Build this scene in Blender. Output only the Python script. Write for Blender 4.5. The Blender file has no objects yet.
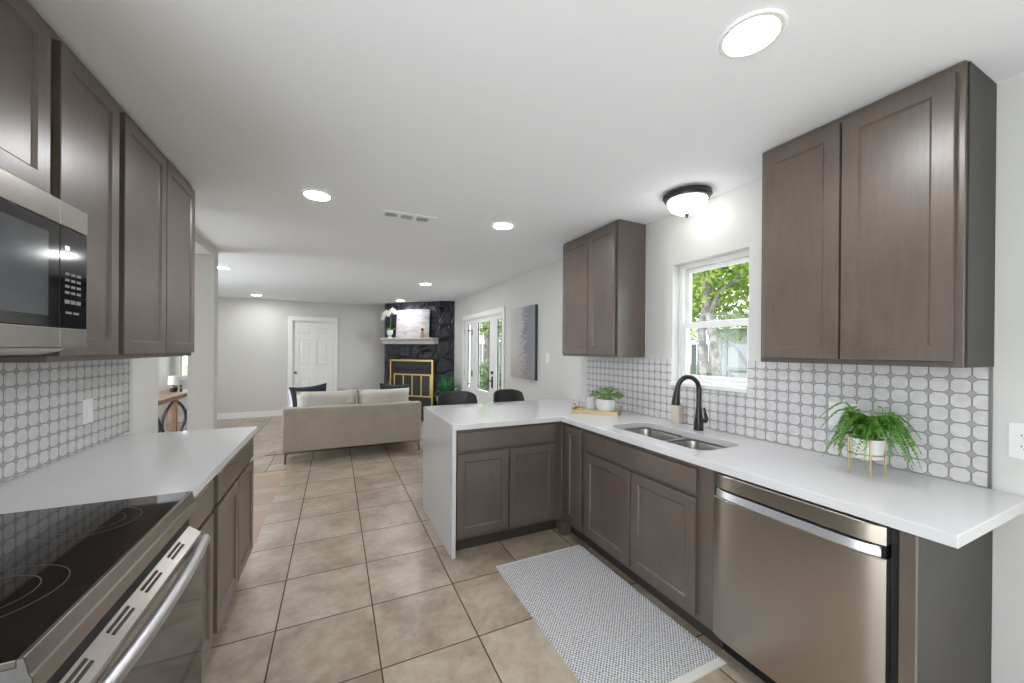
import bpy, bmesh, math, random
from mathutils import Matrix, Vector, noise
random.seed(7)
S = bpy.context.scene
COL = S.collection
PI = math.pi

# ------------------------------------------------------------------ camera
F_PX, YAW, PITCH, ROLL, CY, CAM_H = 374.67, .4399, -.0019, .0073, 350.9, 1.4211
cam = bpy.data.cameras.new('camera'); camo = bpy.data.objects.new('camera', cam); COL.objects.link(camo)
cam.sensor_width = 36.0; cam.lens = 36.0 * F_PX / 1024; cam.clip_start = .02
cam.shift_y = (CY - 341.5) / 1024
fw = Vector((math.sin(YAW) * math.cos(PITCH), math.cos(YAW) * math.cos(PITCH), math.sin(PITCH)))
rt = Vector((math.cos(YAW), -math.sin(YAW), 0)); up = rt.cross(fw)
R = Matrix((rt, up, -fw)).transposed() @ Matrix.Rotation(ROLL, 3, 'Z')
camo.matrix_world = Matrix.Translation((0, 0, CAM_H)) @ R.to_4x4()
S.camera = camo

# ------------------------------------------------------------------ world, sun, exposure
w = bpy.data.worlds.new('sky'); S.world = w; w.use_nodes = True
nt = w.node_tree; nt.nodes.clear()
wo = nt.nodes.new('ShaderNodeOutputWorld'); bg = nt.nodes.new('ShaderNodeBackground')
bg.inputs[0].default_value = (.86, .93, 1, 1); bg.inputs[1].default_value = 3.2
nt.links.new(bg.outputs[0], wo.inputs[0])
sun = bpy.data.lights.new('sun', 'SUN'); sun.energy = 5.0; sun.angle = .01; sun.color = (1, .95, .86)
suno = bpy.data.objects.new('sun', sun); COL.objects.link(suno)
suno.rotation_euler = Vector((.32, -.03, -.75)).to_track_quat('-Z', 'Y').to_euler()
S.view_settings.view_transform = 'Standard'; S.view_settings.look = 'None'
S.view_settings.gamma = 1; S.view_settings.use_curve_mapping = False
S.view_settings.exposure = 0.86
LAMP = 105.0          # radiance of the recessed lenses
S.cycles.max_bounces = 14; S.cycles.diffuse_bounces = 12; S.cycles.glossy_bounces = 5
S.cycles.transparent_max_bounces = 12; S.cycles.sample_clamp_indirect = 6
S.cycles.caustics_reflective = False; S.cycles.caustics_refractive = False

# ------------------------------------------------------------------ materials
def lin(c):
    return tuple((x / 255 / 12.92) if x / 255 <= .04045 else ((x / 255 + .055) / 1.055) ** 2.4 for x in c)
class N:
    """small node-graph helper"""
    def __init__(s, name):
        s.m = bpy.data.materials.new(name); s.m.use_nodes = True
        s.t = s.m.node_tree; s.b = s.t.nodes['Principled BSDF']; s.out = s.t.nodes['Material Output']
    def n(s, kind, **kw):
        x = s.t.nodes.new('ShaderNode' + kind)
        for k, v in kw.items(): setattr(x, k, v)
        return x
    def put(s, sock, v):
        if hasattr(v, 'is_output'): s.t.links.new(v, sock)
        elif v is not None: sock.default_value = v
    def m_(s, op, a, b=None, c=None):
        x = s.n('Math', operation=op); s.put(x.inputs[0], a); s.put(x.inputs[1], b)
        if c is not None: s.put(x.inputs[2], c)
        return x.outputs[0]
    def pos(s):
        x = s.n('SeparateXYZ'); s.t.links.new(s.n('NewGeometry').outputs['Position'], x.inputs[0]); return x.outputs
    def obj(s): return s.n('TexCoord').outputs['Object']
    def map(s, vec, scale=(1, 1, 1), rot=(0, 0, 0)):
        x = s.n('Mapping'); s.put(x.inputs[0], vec); x.inputs['Scale'].default_value = scale; x.inputs['Rotation'].default_value = rot; return x.outputs[0]
    def noise(s, vec, scale, detail=3, rough=.5):
        x = s.n('TexNoise'); s.put(x.inputs['Vector'], vec); x.inputs['Scale'].default_value = scale
        x.inputs['Detail'].default_value = detail; x.inputs['Roughness'].default_value = rough; return x.outputs[0]
    def ramp(s, f, stops):
        x = s.n('ValToRGB'); s.put(x.inputs[0], f); e = x.color_ramp.elements
        while len(e) < len(stops): e.new(.5)
        for i, (p, c) in enumerate(stops): e[i].position = p; e[i].color = (*lin(c), 1)
        return x.outputs[0]
    def mix(s, f, a, b):
        x = s.n('Mix', data_type='RGBA'); s.put(x.inputs[0], f)
        s.put(x.inputs[6], (*lin(a), 1) if isinstance(a, tuple) else a); s.put(x.inputs[7], (*lin(b), 1) if isinstance(b, tuple) else b)
        return x.outputs[2]
    def bump(s, h, strength=.3, dist=.002):
        x = s.n('Bump'); x.inputs['Strength'].default_value = strength; x.inputs['Distance'].default_value = dist
        s.put(x.inputs['Height'], h); s.t.links.new(x.outputs[0], s.b.inputs['Normal'])
    def set(s, color=None, rough=None, metal=None, spec=None, coat=None, coatr=None):
        if color is not None: s.put(s.b.inputs['Base Color'], (*lin(color), 1) if isinstance(color, tuple) else color)
        if rough is not None: s.put(s.b.inputs['Roughness'], rough)
        if metal is not None: s.put(s.b.inputs['Metallic'], metal)
        if spec is not None: s.put(s.b.inputs['Specular IOR Level'], spec)
        if coat is not None: s.put(s.b.inputs['Coat Weight'], coat)
        if coatr is not None: s.put(s.b.inputs['Coat Roughness'], coatr)
        return s.m
def plain(name, c, rough=.5, metal=0., var=.0, scale=8, bump=0., bscale=200, bdist=.001, **kw):
    k = N(name)
    col = c
    if var:
        a = tuple(max(0, x * (1 - var)) for x in c); b = tuple(min(255, x * (1 + var)) for x in c)
        col = k.ramp(k.noise(k.obj(), scale, 4), [(.3, a), (.7, b)])
    k.set(col, rough, metal, **kw)
    if bump: k.bump(k.noise(k.obj(), bscale, 2), bump, bdist)
    return k.m

M = {}
M['wall'] = plain('wall paint', (206, 205, 201), .75, bump=.12, bscale=180)
M['ceil'] = plain('ceiling paint', (241, 244, 248), .9, bump=.2, bscale=120)
M['white'] = plain('white trim paint', (235, 235, 233), .4)
M['door'] = plain('white door paint', (232, 232, 231), .45)
M['plastic'] = plain('white plastic', (228, 228, 226), .35)
M['darksteel'] = plain('dark stove side steel', (66, 65, 64), .35, .3)
M['slot'] = plain('dark slot', (40, 38, 36), .6)
M['black'] = plain('matte black', (14, 14, 15), .45)
M['blackmetal'] = plain('satin black metal', (16, 16, 18), .32, spec=.6)
M['bronze'] = plain('dark bronze', (38, 35, 35), .4)
M['firebox'] = plain('sooty black metal', (46, 42, 42), .6)
M['gold'] = plain('brushed gold', (176, 154, 116), .4, .75)
M['brass'] = plain('polished brass', (214, 186, 122), .34, .8)
M['copper'] = plain('copper wire', (172, 116, 84), .35, .9)
M['chrome'] = plain('dull nickel', (150, 148, 145), .3, 1.)
M['ceramic'] = plain('white ceramic', (226, 224, 220), .35, var=.03, scale=25)
M['bottle'] = plain('putty bottle', (196, 188, 172), .3)
M['soil'] = plain('dark soil', (52, 42, 34), .95, var=.3, scale=60)
M['navy'] = plain('navy velvet', (26, 33, 48), .85, var=.15, scale=12)
M['sofa'] = plain('taupe leather', (172, 163, 149), .55, var=.03, scale=4, bump=.15, bscale=300)
M['cushion'] = plain('pale taupe fabric', (200, 195, 186), .85, var=.03, scale=6, bump=.2, bscale=400)
M['cream'] = plain('white cushion fabric', (222, 222, 222), .9)
M['charcoal'] = plain('charcoal leather', (42, 41, 43), .42, var=.1, scale=10)
M['concrete'] = plain('grey concrete', (150, 145, 138), .8, var=.08, scale=9)
M['table_wood'] = plain('warm brown wood', (136, 108, 86), .5, var=.14, scale=6)
M['iron'] = plain('blue grey iron', (52, 58, 66), .5)
M['mantel'] = plain('pale grey mantel paint', (206, 203, 198), .5)
M['bark'] = plain('pale grey bark', (100, 95, 91), .9, var=.35, scale=7, bump=.8, bscale=14, bdist=.02)
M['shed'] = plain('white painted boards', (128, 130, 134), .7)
M['grass'] = plain('lawn', (78, 92, 52), .95, var=.3, scale=3)
M['ovenglass'] = plain('black oven glass', (16, 15, 15), .08, spec=.8)
M['mwglass'] = plain('smoked glass', (70, 74, 78), .12, spec=.8)
M['cooktop'] = plain('black ceramic glass', (22, 18, 15), .04, spec=.9)
M['fireglass'] = plain('sooty firebox glass', (40, 39, 42), .35)
M['burner'] = plain('burner line', (84, 78, 73), .3)

def wood(name, c, gloss=.36):
    k = N(name); v = k.map(k.obj(), (14, 14, 1.6))
    g = k.noise(v, 4, 5, .6); h = k.noise(k.obj(), 3.2, 3)
    f = k.m_('ADD', k.m_('MULTIPLY', g, .4), k.m_('MULTIPLY', h, .6))
    a = tuple(x * .87 for x in c); b = tuple(x * 1.11 for x in c)
    k.set(k.ramp(f, [(.32, a), (.68, b)]), gloss, 0., coat=.25, coatr=.3); k.bump(g, .06, .001); return k.m
M['cab'] = wood('dark taupe stained maple', (90, 79, 71))
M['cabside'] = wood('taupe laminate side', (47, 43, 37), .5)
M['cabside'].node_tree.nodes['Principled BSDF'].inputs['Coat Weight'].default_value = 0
M['toe'] = plain('dark toe kick', (58, 50, 45), .6)

def steel(name, c=(178, 175, 170), rough=.28, axis=0):
    k = N(name); sc = [3, 3, 3]; sc[axis] = 3; 
    sc = tuple(6 if i == axis else 1400 for i in range(3))
    g = k.noise(k.map(k.obj(), sc), 1, 2)
    k.set(c, k.m_('ADD', k.m_('MULTIPLY', g, .04), rough - .02), 1.); return k.m
M['steel'] = plain('stainless steel', (172, 167, 160), .27, 1.)
M['steel_dw'] = steel('brushed dishwasher steel', (176, 168, 158), .3, 1)
M['steelbar'] = steel('bright steel handle', (206, 205, 206), .36, 1)
M['sinksteel'] = steel('satin sink steel', (170, 166, 160), .3, 0)

k = N('white quartz'); v = k.noise(k.obj(), 420, 2); u = k.noise(k.obj(), 3, 4)
k.set(k.mix(k.m_('MULTIPLY', u, .35), k.ramp(v, [(.3, (200, 199, 200)), (.6, (209, 208, 209))]), (194, 193, 193)), .07, 0., spec=.5); M['quartz'] = k.m

# floor tile, on the grid seen in the photograph
TS, GX, GY = .4577, -.2655, 2.2047
k = N('beige floor tile'); p = k.pos()
u = k.m_('DIVIDE', k.m_('SUBTRACT', p[0], GX), TS); v = k.m_('DIVIDE', k.m_('SUBTRACT', p[1], GY), TS)
def edge(a):
    fr = k.m_('FRACT', a); return k.m_('MINIMUM', fr, k.m_('SUBTRACT', 1, fr))
e = k.m_('MINIMUM', edge(u), edge(v))
gm = k.m_('LESS_THAN', e, .0078)
cx = k.n('CombineXYZ'); k.put(cx.inputs[0], k.m_('FLOOR', u)); k.put(cx.inputs[1], k.m_('FLOOR', v))
wn = k.n('TexWhiteNoise'); k.put(wn.inputs[0], cx.outputs[0])
off = k.n('VectorMath', operation='MULTIPLY_ADD'); k.put(off.inputs[0], wn.outputs['Color']); off.inputs[1].default_value = (7, 7, 7)
k.t.links.new(k.n('NewGeometry').outputs['Position'], off.inputs[2])
n1 = k.noise(off.outputs[0], 3.4, 6, .62); n2 = k.noise(off.outputs[0], 22, 4, .6)
f = k.m_('ADD', k.m_('MULTIPLY', n1, .72), k.m_('MULTIPLY', n2, .28))
f = k.m_('ADD', f, k.m_('MULTIPLY', k.m_('SUBTRACT', wn.outputs[0], .5), .07))
tc = k.ramp(f, [(.36, (140, 125, 108)), (.5, (166, 152, 135)), (.64, (184, 173, 158))])
k.set(k.mix(gm, tc, (72, 58, 48)), k.m_('ADD', k.m_('MULTIPLY', gm, .5), .3), 0.)
k.bump(k.m_('MINIMUM', k.m_('MULTIPLY', e, 60), 1), .5, .0025); M['tile'] = k.m

k = N('pale wood planks'); p = k.pos()
PW = .155
row = k.m_('DIVIDE', p[1], PW); fr = k.m_('FRACT', row); rid = k.m_('FLOOR', row)
xs = k.m_('ADD', k.m_('DIVIDE', p[0], 1.2), k.m_('MULTIPLY', rid, .37)); xf = k.m_('FRACT', xs)
gm = k.m_('MAXIMUM', k.m_('LESS_THAN', fr, .02), k.m_('LESS_THAN', xf, .003))
cx = k.n('CombineXYZ'); k.put(cx.inputs[0], rid); k.put(cx.inputs[1], k.m_('FLOOR', xs))
wn = k.n('TexWhiteNoise'); k.put(wn.inputs[0], cx.outputs[0])
g = k.noise(k.map(k.n('NewGeometry').outputs['Position'], (2, 26, 1)), 2, 4)
f = k.m_('ADD', k.m_('MULTIPLY', g, .5), k.m_('MULTIPLY', wn.outputs[0], .35))
k.set(k.mix(gm, k.ramp(f, [(.2, (156, 134, 114)), (.7, (184, 162, 142))]), (140, 116, 98)), .4); M['plank'] = k.m

def mosaic(name, y0, py, z0, pz):
    k = N(name); p = k.pos()
    a = k.m_('DIVIDE', k.m_('SUBTRACT', p[1], y0), py); b = k.m_('DIVIDE', k.m_('SUBTRACT', p[2], z0), pz)
    fa = k.m_('ABSOLUTE', k.m_('SUBTRACT', k.m_('FRACT', k.m_('ADD', a, 100.5)), .5))
    fb = k.m_('ABSOLUTE', k.m_('SUBTRACT', k.m_('FRACT', k.m_('ADD', b, 100.5)), .5))
    mx = k.m_('MAXIMUM', fa, fb); sm = k.m_('ADD', fa, fb)
    octo = k.m_('MULTIPLY', k.m_('LESS_THAN', mx, .456), k.m_('LESS_THAN', sm, .70))
    dot = k.m_('GREATER_THAN', sm, .755)
    geo = k.n('NewGeometry').outputs['Position']
    vein = k.noise(geo, 30, 3)
    oc = k.ramp(vein, [(.3, (198, 196, 197)), (.7, (212, 210, 210))])
    c1 = k.mix(dot, (130, 126, 123), (166, 163, 160)); c2 = k.mix(octo, c1, oc)
    k.set(c2, k.m_('SUBTRACT', .62, k.m_('MULTIPLY', k.m_('MAXIMUM', octo, dot), .36)), 0.)
    k.bump(k.m_('MAXIMUM', octo, dot), .35, .0012); return k.m
M['mosaic_r'] = mosaic('octagon mosaic tile', .585, .0593, 1.2925, .0585)
M['mosaic_l'] = mosaic('octagon mosaic tile ', 2.176, .0625, 1.2955, .0577)

k = N('black painted stone'); o = k.obj()
vo = k.n('TexVoronoi', feature='DISTANCE_TO_EDGE'); wv = k.n('VectorMath', operation='ADD'); nn = k.n('TexNoise'); nn.inputs['Scale'].default_value = 3
k.put(nn.inputs['Vector'], o); k.put(wv.inputs[0], o); sc = k.n('VectorMath', operation='SCALE'); k.put(sc.inputs[0], nn.outputs['Color']); sc.inputs['Scale'].default_value = .18
k.put(wv.inputs[1], sc.outputs[0]); k.put(vo.inputs['Vector'], wv.outputs[0]); vo.inputs['Scale'].default_value = 3.6
h = k.m_('ADD', k.m_('MINIMUM', k.m_('MULTIPLY', vo.outputs[0], 8), 1), k.m_('MULTIPLY', k.noise(o, 18, 5, .6), .8))
k.set(k.ramp(k.noise(o, 5, 4), [(.3, (36, 37, 45)), (.7, (50, 51, 62))]), .4); k.bump(h, .9, .03); M['stone'] = k.m

k = N('woven grey mat'); p = k.pos()
a = k.m_('SINE', k.m_('MULTIPLY', p[0], 2 * PI / .018)); b = k.m_('SINE', k.m_('MULTIPLY', p[1], 2 * PI / .018))
chk = k.m_('MULTIPLY', a, b)
geo = k.n('NewGeometry').outputs['Position']
rn = k.noise(k.map(geo, (60, 60, 1)), 1.4, 2)
f = k.m_('ADD', k.m_('MULTIPLY', chk, .34), k.m_('ADD', .14, k.m_('MULTIPLY', rn, .68)))
k.set(k.ramp(f, [(.2, (112, 112, 119)), (.46, (192, 191, 194)), (.78, (234, 233, 231))]), .95)
k.bump(chk, .8, .004); M['mat'] = k.m
M['matband'] = plain('ivory mat hem', (214, 211, 204), .95, bump=.5, bscale=260, bdist=.002)

k = N('faded rug'); geo = k.n('NewGeometry').outputs['Position']
vo = k.n('TexVoronoi'); k.put(vo.inputs['Vector'], k.map(geo, (1, 1, 1))); vo.inputs['Scale'].default_value = 5
f = k.m_('ADD', k.m_('MULTIPLY', k.noise(geo, 14, 5, .7), .7), k.m_('MULTIPLY', vo.outputs[0], .4))
k.set(k.ramp(f, [(.35, (142, 122, 114)), (.55, (172, 156, 143)), (.75, (184, 170, 156))]), .98); M['rug'] = k.m

def leaf(name, c1, c2, scale=30, trans=.35):
    k = N(name); col = k.ramp(k.noise(k.obj(), scale, 2), [(.3, c1), (.7, c2)])
    k.set(col, .5)
    tr = k.n('BsdfTranslucent'); k.t.links.new(col, tr.inputs[0]); mx = k.n('MixShader'); mx.inputs[0].default_value = trans
    k.t.links.new(k.b.outputs[0], mx.inputs[1]); k.t.links.new(tr.outputs[0], mx.inputs[2]); k.t.links.new(mx.outputs[0], k.out.inputs[0]); return k.m
M['fern'] = leaf('fern green', (70, 128, 50), (140, 190, 92), 60)
M['herb'] = leaf('leafy green', (84, 138, 60), (166, 200, 116), 60)
M['palm'] = leaf('deep green blades', (34, 104, 62), (92, 168, 104), 40)
M['tree'] = leaf('tree leaves', (98, 128, 52), (162, 178, 92), 2.2, .5)
M['hedge'] = leaf('hedge leaves', (34, 66, 28), (88, 118, 52), 2.5, .4)
M['petal'] = leaf('orchid petal', (236, 232, 222), (246, 244, 238), 20, .3)

def glass(name, tint=(.97, .985, .98), amt=1.0):
    k = N(name); tr = k.n('BsdfTransparent'); tr.inputs[0].default_value = (*tint, 1)
    gl = k.n('BsdfGlossy'); gl.inputs['Roughness'].default_value = .02
    fr = k.n('Fresnel'); fr.inputs[0].default_value = 1.45; mx = k.n('MixShader')
    k.put(mx.inputs[0], k.m_('MULTIPLY', k.m_('MULTIPLY', fr.outputs[0], amt), k.m_('SUBTRACT', 1, k.n('NewGeometry').outputs['Backfacing'])))
    k.t.links.new(tr.outputs[0], mx.inputs[1]); k.t.links.new(gl.outputs[0], mx.inputs[2]); k.t.links.new(mx.outputs[0], k.out.inputs[0]); return k.m
M['glass'] = glass('window glass')
k = N('clear frosted glass'); k.set((226, 228, 228), .12); k.b.inputs['Alpha'].default_value = .5; M['tumbler'] = k.m
def emit(name, c, s):
    k = N(name); k.b.inputs['Base Color'].default_value = (1, 1, 1, 1)
    k.b.inputs['Emission Color'].default_value = (*c, 1); k.b.inputs['Emission Strength'].default_value = s; return k.m
M['lens'] = emit('lit diffuser', (.98, .985, 1), LAMP)
M['globe'] = emit('lit frosted globe', (1, .98, .95), 5)
M['shade'] = plain('grey white lampshade', (214, 212, 208), .8)

k = N('abstract grey painting'); o = k.n('TexCoord').outputs['Generated']; sp = k.n('SeparateXYZ'); k.put(sp.inputs[0], o)
st = k.noise(k.map(o, (1, 3, 34)), 1.5, 4, .7); bl = k.noise(k.map(o, (1, 2, 5)), 1.6, 4)
f = k.m_('ADD', k.m_('MULTIPLY', sp.outputs[1], -.85), k.m_('ADD', k.m_('MULTIPLY', st, 1.05), k.m_('ADD', .06, k.m_('MULTIPLY', bl, .42))))
base = k.ramp(f, [(.05, (196, 194, 190)), (.38, (176, 175, 174)), (.5, (128, 131, 137)), (.85, (134, 138, 146))])
pk = k.m_('MULTIPLY', k.m_('SUBTRACT', .42, sp.outputs[2]), 1.4)
k.set(k.mix(k.m_('MAXIMUM', k.m_('MINIMUM', pk, .5), 0), base, (160, 146, 146)), .6); M['painting'] = k.m
M['canvas_edge'] = plain('dark canvas edge', (62, 66, 74), .7)
k = N('soft landscape painting'); o = k.n('TexCoord').outputs['Generated']; sp = k.n('SeparateXYZ'); k.put(sp.inputs[0], o)
nz = k.noise(k.map(o, (3, 1, 8), (0, .25, 0)), 1.2, 5, .65)
col = k.ramp(nz, [(.3, (134, 132, 144)), (.46, (180, 176, 180)), (.6, (200, 194, 190)), (.75, (178, 162, 148))])
k.set(col, .6); M['landscape'] = k.m

# ------------------------------------------------------------------ mesh helpers
ROOT = {}                                   # object name -> world offset of its mesh coordinates
def obj(name, bm, mat, parent=None, smooth=False, bev=0., seg=2, recalc=True, angle=35):
    if recalc: bmesh.ops.recalc_face_normals(bm, faces=bm.faces)
    if parent is None:
        xs = [v.co for v in bm.verts]
        off = Vector(((min(c.x for c in xs) + max(c.x for c in xs)) / 2, (min(c.y for c in xs) + max(c.y for c in xs)) / 2, min(c.z for c in xs)))
    else: off = ROOT[parent.name]
    if off.length: bmesh.ops.translate(bm, verts=bm.verts, vec=-off)
    me = bpy.data.meshes.new(name); bm.to_mesh(me); bm.free()
    for mm in (mat if isinstance(mat, (list, tuple)) else [mat]): me.materials.append(M[mm] if isinstance(mm, str) else mm)
    if smooth:
        for f in me.polygons: f.use_smooth = True
        if angle: 
            try: me.set_sharp_from_angle(angle=math.radians(angle))
            except Exception: pass
    o = bpy.data.objects.new(name, me); COL.objects.link(o)
    if parent is None: o.location = off
    else: o.parent = parent
    ROOT[o.name] = off
    if bev:
        b = o.modifiers.new('bevel', 'BEVEL'); b.width = bev; b.segments = seg; b.limit_method = 'ANGLE'; b.angle_limit = math.radians(40)
    return o
def tag(o, label=None, cat=None, group=None, kind=None):
    if label: o['label'] = label
    if cat: o['category'] = cat
    if group: o['group'] = group
    if kind: o['kind'] = kind
    return o
def thing(name, label, cat, loc=(0, 0, 0), group=None, rotz=0., local=False):
    o = bpy.data.objects.new(name, None); COL.objects.link(o); o.location = loc; o.rotation_euler = (0, 0, rotz)
    o.empty_display_size = .1
    ROOT[o.name] = Vector((0, 0, 0)) if local else Vector(loc)
    return tag(o, label, cat, group)
def dup(root, loc, label, group=None):
    r = root.copy(); COL.objects.link(r); r.location = loc; r['label'] = label
    if group: r['group'] = group
    for ch in list(root.children):
        c = ch.copy(); COL.objects.link(c); c.parent = r
        for g in ch.children:
            d = g.copy(); COL.objects.link(d); d.parent = c
    return r
def struct(name, bm, mat, parent=None, **kw):
    o = obj(name, bm, mat, parent, **kw)
    if parent is None: o['kind'] = 'structure'
    return o
def bm_(): return bmesh.new()
class Fr:
    """frame: (u, v, w) -> world"""
    def __init__(s, o, u, v, w): s.o, s.u, s.v, s.w = map(Vector, (o, u, v, w))
    def __call__(s, a, b, c): return s.o + s.u * a + s.v * b + s.w * c
ID = Fr((0, 0, 0), (1, 0, 0), (0, 1, 0), (0, 0, 1))
def box(bm, a0, a1, b0, b1, c0, c1, fr=ID):
    v = [bm.verts.new(fr(x, y, z)) for x in (a0, a1) for y in (b0, b1) for z in (c0, c1)]
    for q in ((0, 1, 3, 2), (4, 6, 7, 5), (0, 4, 5, 1), (2, 3, 7, 6), (0, 2, 6, 4), (1, 5, 7, 3)): bm.faces.new([v[i] for i in q])
    return bm
def B(*a, fr=ID): return box(bm_(), *a, fr=fr)
def loops(bm, ls, cap0=True, cap1=True, closed=True):
    """bridge a list of vertex-position loops"""
    vs = [[bm.verts.new(p) for p in l] for l in ls]; n = len(vs[0])
    for a, b in zip(vs, vs[1:]):
        for i in range(n if closed else n - 1):
            bm.faces.new((a[i], a[(i + 1) % n], b[(i + 1) % n], b[i]))
    if cap0 and closed: bm.faces.new(vs[0][::-1])
    if cap1 and closed: bm.faces.new(vs[-1])
    return bm
def prism(bm, poly, c0, c1, fr=ID): return loops(bm, [[fr(x, y, c0) for x, y in poly], [fr(x, y, c1) for x, y in poly]])
def ring(cx, cy, z, r, n=24, ry=None, ph=0): return [Vector((cx + r * math.cos(ph + 2 * PI * i / n), cy + (ry or r) * math.sin(ph + 2 * PI * i / n), z)) for i in range(n)]
def lathe(bm, prof, cx, cy, n=28, cap0=True, cap1=True): return loops(bm, [ring(cx, cy, z, max(r, 1e-4), n) for r, z in prof], cap0, cap1)
def tube(bm, pts, r, n=10, cap=True):
    pts = [Vector(p) for p in pts]; rs = r if isinstance(r, (list, tuple)) else [r] * len(pts)
    t0 = (pts[1] - pts[0]).normalized(); a = Vector((0, 0, 1)) if abs(t0.z) < .9 else Vector((1, 0, 0)); x = t0.cross(a).normalized(); ls = []
    for i, p in enumerate(pts):
        t = (pts[min(i + 1, len(pts) - 1)] - pts[max(i - 1, 0)]).normalized(); x = (x - t * x.dot(t)).normalized(); y = t.cross(x)
        ls.append([p + (x * math.cos(2 * PI * j / n) + y * math.sin(2 * PI * j / n)) * rs[i] for j in range(n)])
    return loops(bm, ls, cap, cap)
def plate(bm, outer, holes, c0, c1, fr=ID):
    """a plate with holes, one connected mesh"""
    n0 = len(bm.edges); es = []; rims = []
    for lp in [outer] + holes:
        vs = [bm.verts.new(fr(x, y, c0)) for x, y in lp]; rims.append(vs)
        es += [bm.edges.new((vs[i], vs[(i + 1) % len(vs)])) for i in range(len(vs))]
    g = bmesh.ops.triangle_fill(bm, use_beauty=True, use_dissolve=False, edges=es)
    fs = [f for f in g['geom'] if isinstance(f, bmesh.types.BMFace)]
    d = fr(0, 0, c1) - fr(0, 0, c0); top = {}
    for vs in rims:
        for v in vs: top[v] = bm.verts.new(v.co + d)
    for f in fs: bm.faces.new([top[v] for v in f.verts][::-1])
    for vs in rims:
        for i in range(len(vs)):
            a, b = vs[i], vs[(i + 1) % len(vs)]; bm.faces.new((a, b, top[b], top[a]))
    return bm
def rect(a0, a1, b0, b1): return [(a0, b0), (a1, b0), (a1, b1), (a0, b1)]
def rrect(a0, a1, b0, b1, r, n=6):
    out = []
    for cx, cy, s in ((a1 - r, b1 - r, 0), (a0 + r, b1 - r, 1), (a0 + r, b0 + r, 2), (a1 - r, b0 + r, 3)):
        for i in range(n + 1):
            t = (s + i / n) * PI / 2; out.append((cx + r * math.cos(t), cy + r * math.sin(t)))
    return out
def shaker(bm, u0, u1, v0, v1, fr, w0=.001, th=.02, fw=.057, dp=.008):
    """a door with a recessed flat panel and a small sloped sticking"""
    def R_(i, w): return [fr(u0 + i, v0 + i, w), fr(u1 - i, v0 + i, w), fr(u1 - i, v1 - i, w), fr(u0 + i, v1 - i, w)]
    loops(bm, [R_(0, w0), R_(0, w0 + th - .002), R_(.002, w0 + th), R_(fw - .002, w0 + th), R_(fw, w0 + th - .002), R_(fw + .006, w0 + th - dp)]); return bm
def slab(bm, u0, u1, v0, v1, fr, w0=.001, th=.02):
    def R_(i, w): return [fr(u0 + i, v0 + i, w), fr(u1 - i, v0 + i, w), fr(u1 - i, v1 - i, w), fr(u0 + i, v1 - i, w)]
    loops(bm, [R_(0, w0), R_(0, w0 + th - .003), R_(.003, w0 + th)]); return bm
def cushion(bm, cx, cy, cz, sx, sy, sz, rot=Matrix.Identity(3), n=10, pw=.5, pk=.05):
    """a pillow: flat box swollen in the middle, thin at the rim"""
    for sgn in (1, -1):
        g = []
        for i in range(n + 1):
            row = []
            for j in range(n + 1):
                a, b = 2 * i / n - 1, 2 * j / n - 1
                h = ((1 - a ** 4) * (1 - b ** 4)) ** pw
                pin = 1 - pk * (1 - a * a) * abs(b) - pk * (1 - b * b) * abs(a)
                row.append(bm.verts.new(Vector((cx, cy, cz)) + rot @ Vector((a * sx / 2 * pin, sgn * h * sy / 2, b * sz / 2 * pin))))
            g.append(row)
        for i in range(n):
            for j in range(n): bm.faces.new((g[i][j], g[i + 1][j], g[i + 1][j + 1], g[i][j + 1]))
    bmesh.ops.remove_doubles(bm, verts=bm.verts, dist=.0005); return bm

# ------------------------------------------------------------------ room shell
XL, XR, ZC, YB = -1.135, 2.248, 2.44, 9.2
XLL, YF = -2.84, -3.2
struct('floor', plate(bm_(), [(XL - .25, YF - .15), (XR + .2, YF - .15), (XR + .2, YB + .2), (XLL, YB + .2), (XLL, 2.8), (XL - .25, 2.8)], [rect(-2.83, -.52, 2.945, 5.10)], -.1, 0), 'tile')
struct('floor', B(-2.83, -.52, 2.945, 5.10, -.1, .001), 'plank')
struct('ceiling', prism(bm_(), [(XL - .45, YF - .3), (XR + .35, YF - .3), (XR + .35, YB + .3), (XLL - .3, YB + .3), (XLL - .3, 2.7), (XL - .45, 2.7)], ZC, ZC + .2), 'ceil')
frR = Fr((XR, 0, 0), (0, 1, 0), (0, 0, 1), (1, 0, 0))
WY0, WY1, WZ0, WZ1 = 1.435, 2.0, 1.185, 2.055
DY0, DY1, DZ1 = 5.10, 6.93, 1.99
struct('wall_right', plate(bm_(), [(YF, 0), (-3.0, 0), (-3.0, 2.34), (-.02, 2.34), (-.02, 0), (DY0, 0), (DY0, DZ1), (DY1, DZ1), (DY1, 0), (YB, 0), (YB, ZC), (YF, ZC)], [rect(WY0, WY1, WZ0, WZ1)], 0, .17, frR), 'wall')  # near opening is unseen, added to let daylight in beside the camera
frL = Fr((XL, 0, 0), (0, 1, 0), (0, 0, 1), (-1, 0, 0))
struct('wall_left', plate(bm_(), [(YF, 0), (-1.6, 0), (-1.6, 2.36), (.55, 2.36), (.55, 0), (3.463, 0), (3.463, 2.372), (4.794, 2.372), (4.794, 0), (4.938, 0), (4.938, ZC), (YF, ZC)], [], 0, .212, frL), 'wall')  # opening on the near side of the stove is unseen, added for daylight
frB = Fr((0, YB, 0), (1, 0, 0), (0, 0, 1), (0, 1, 0))
BX0, BX1, BZ1 = -.835, -.02, 2.02
W2 = (-2.70, -2.26, .86, 2.05)
struct('wall_back', plate(bm_(), [(XLL, 0), (BX0, 0), (BX0, BZ1), (BX1, BZ1), (BX1, 0), (XR, 0), (XR, ZC), (XLL, ZC)], [rect(*W2)], 0, .14, frB), 'wall')
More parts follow.
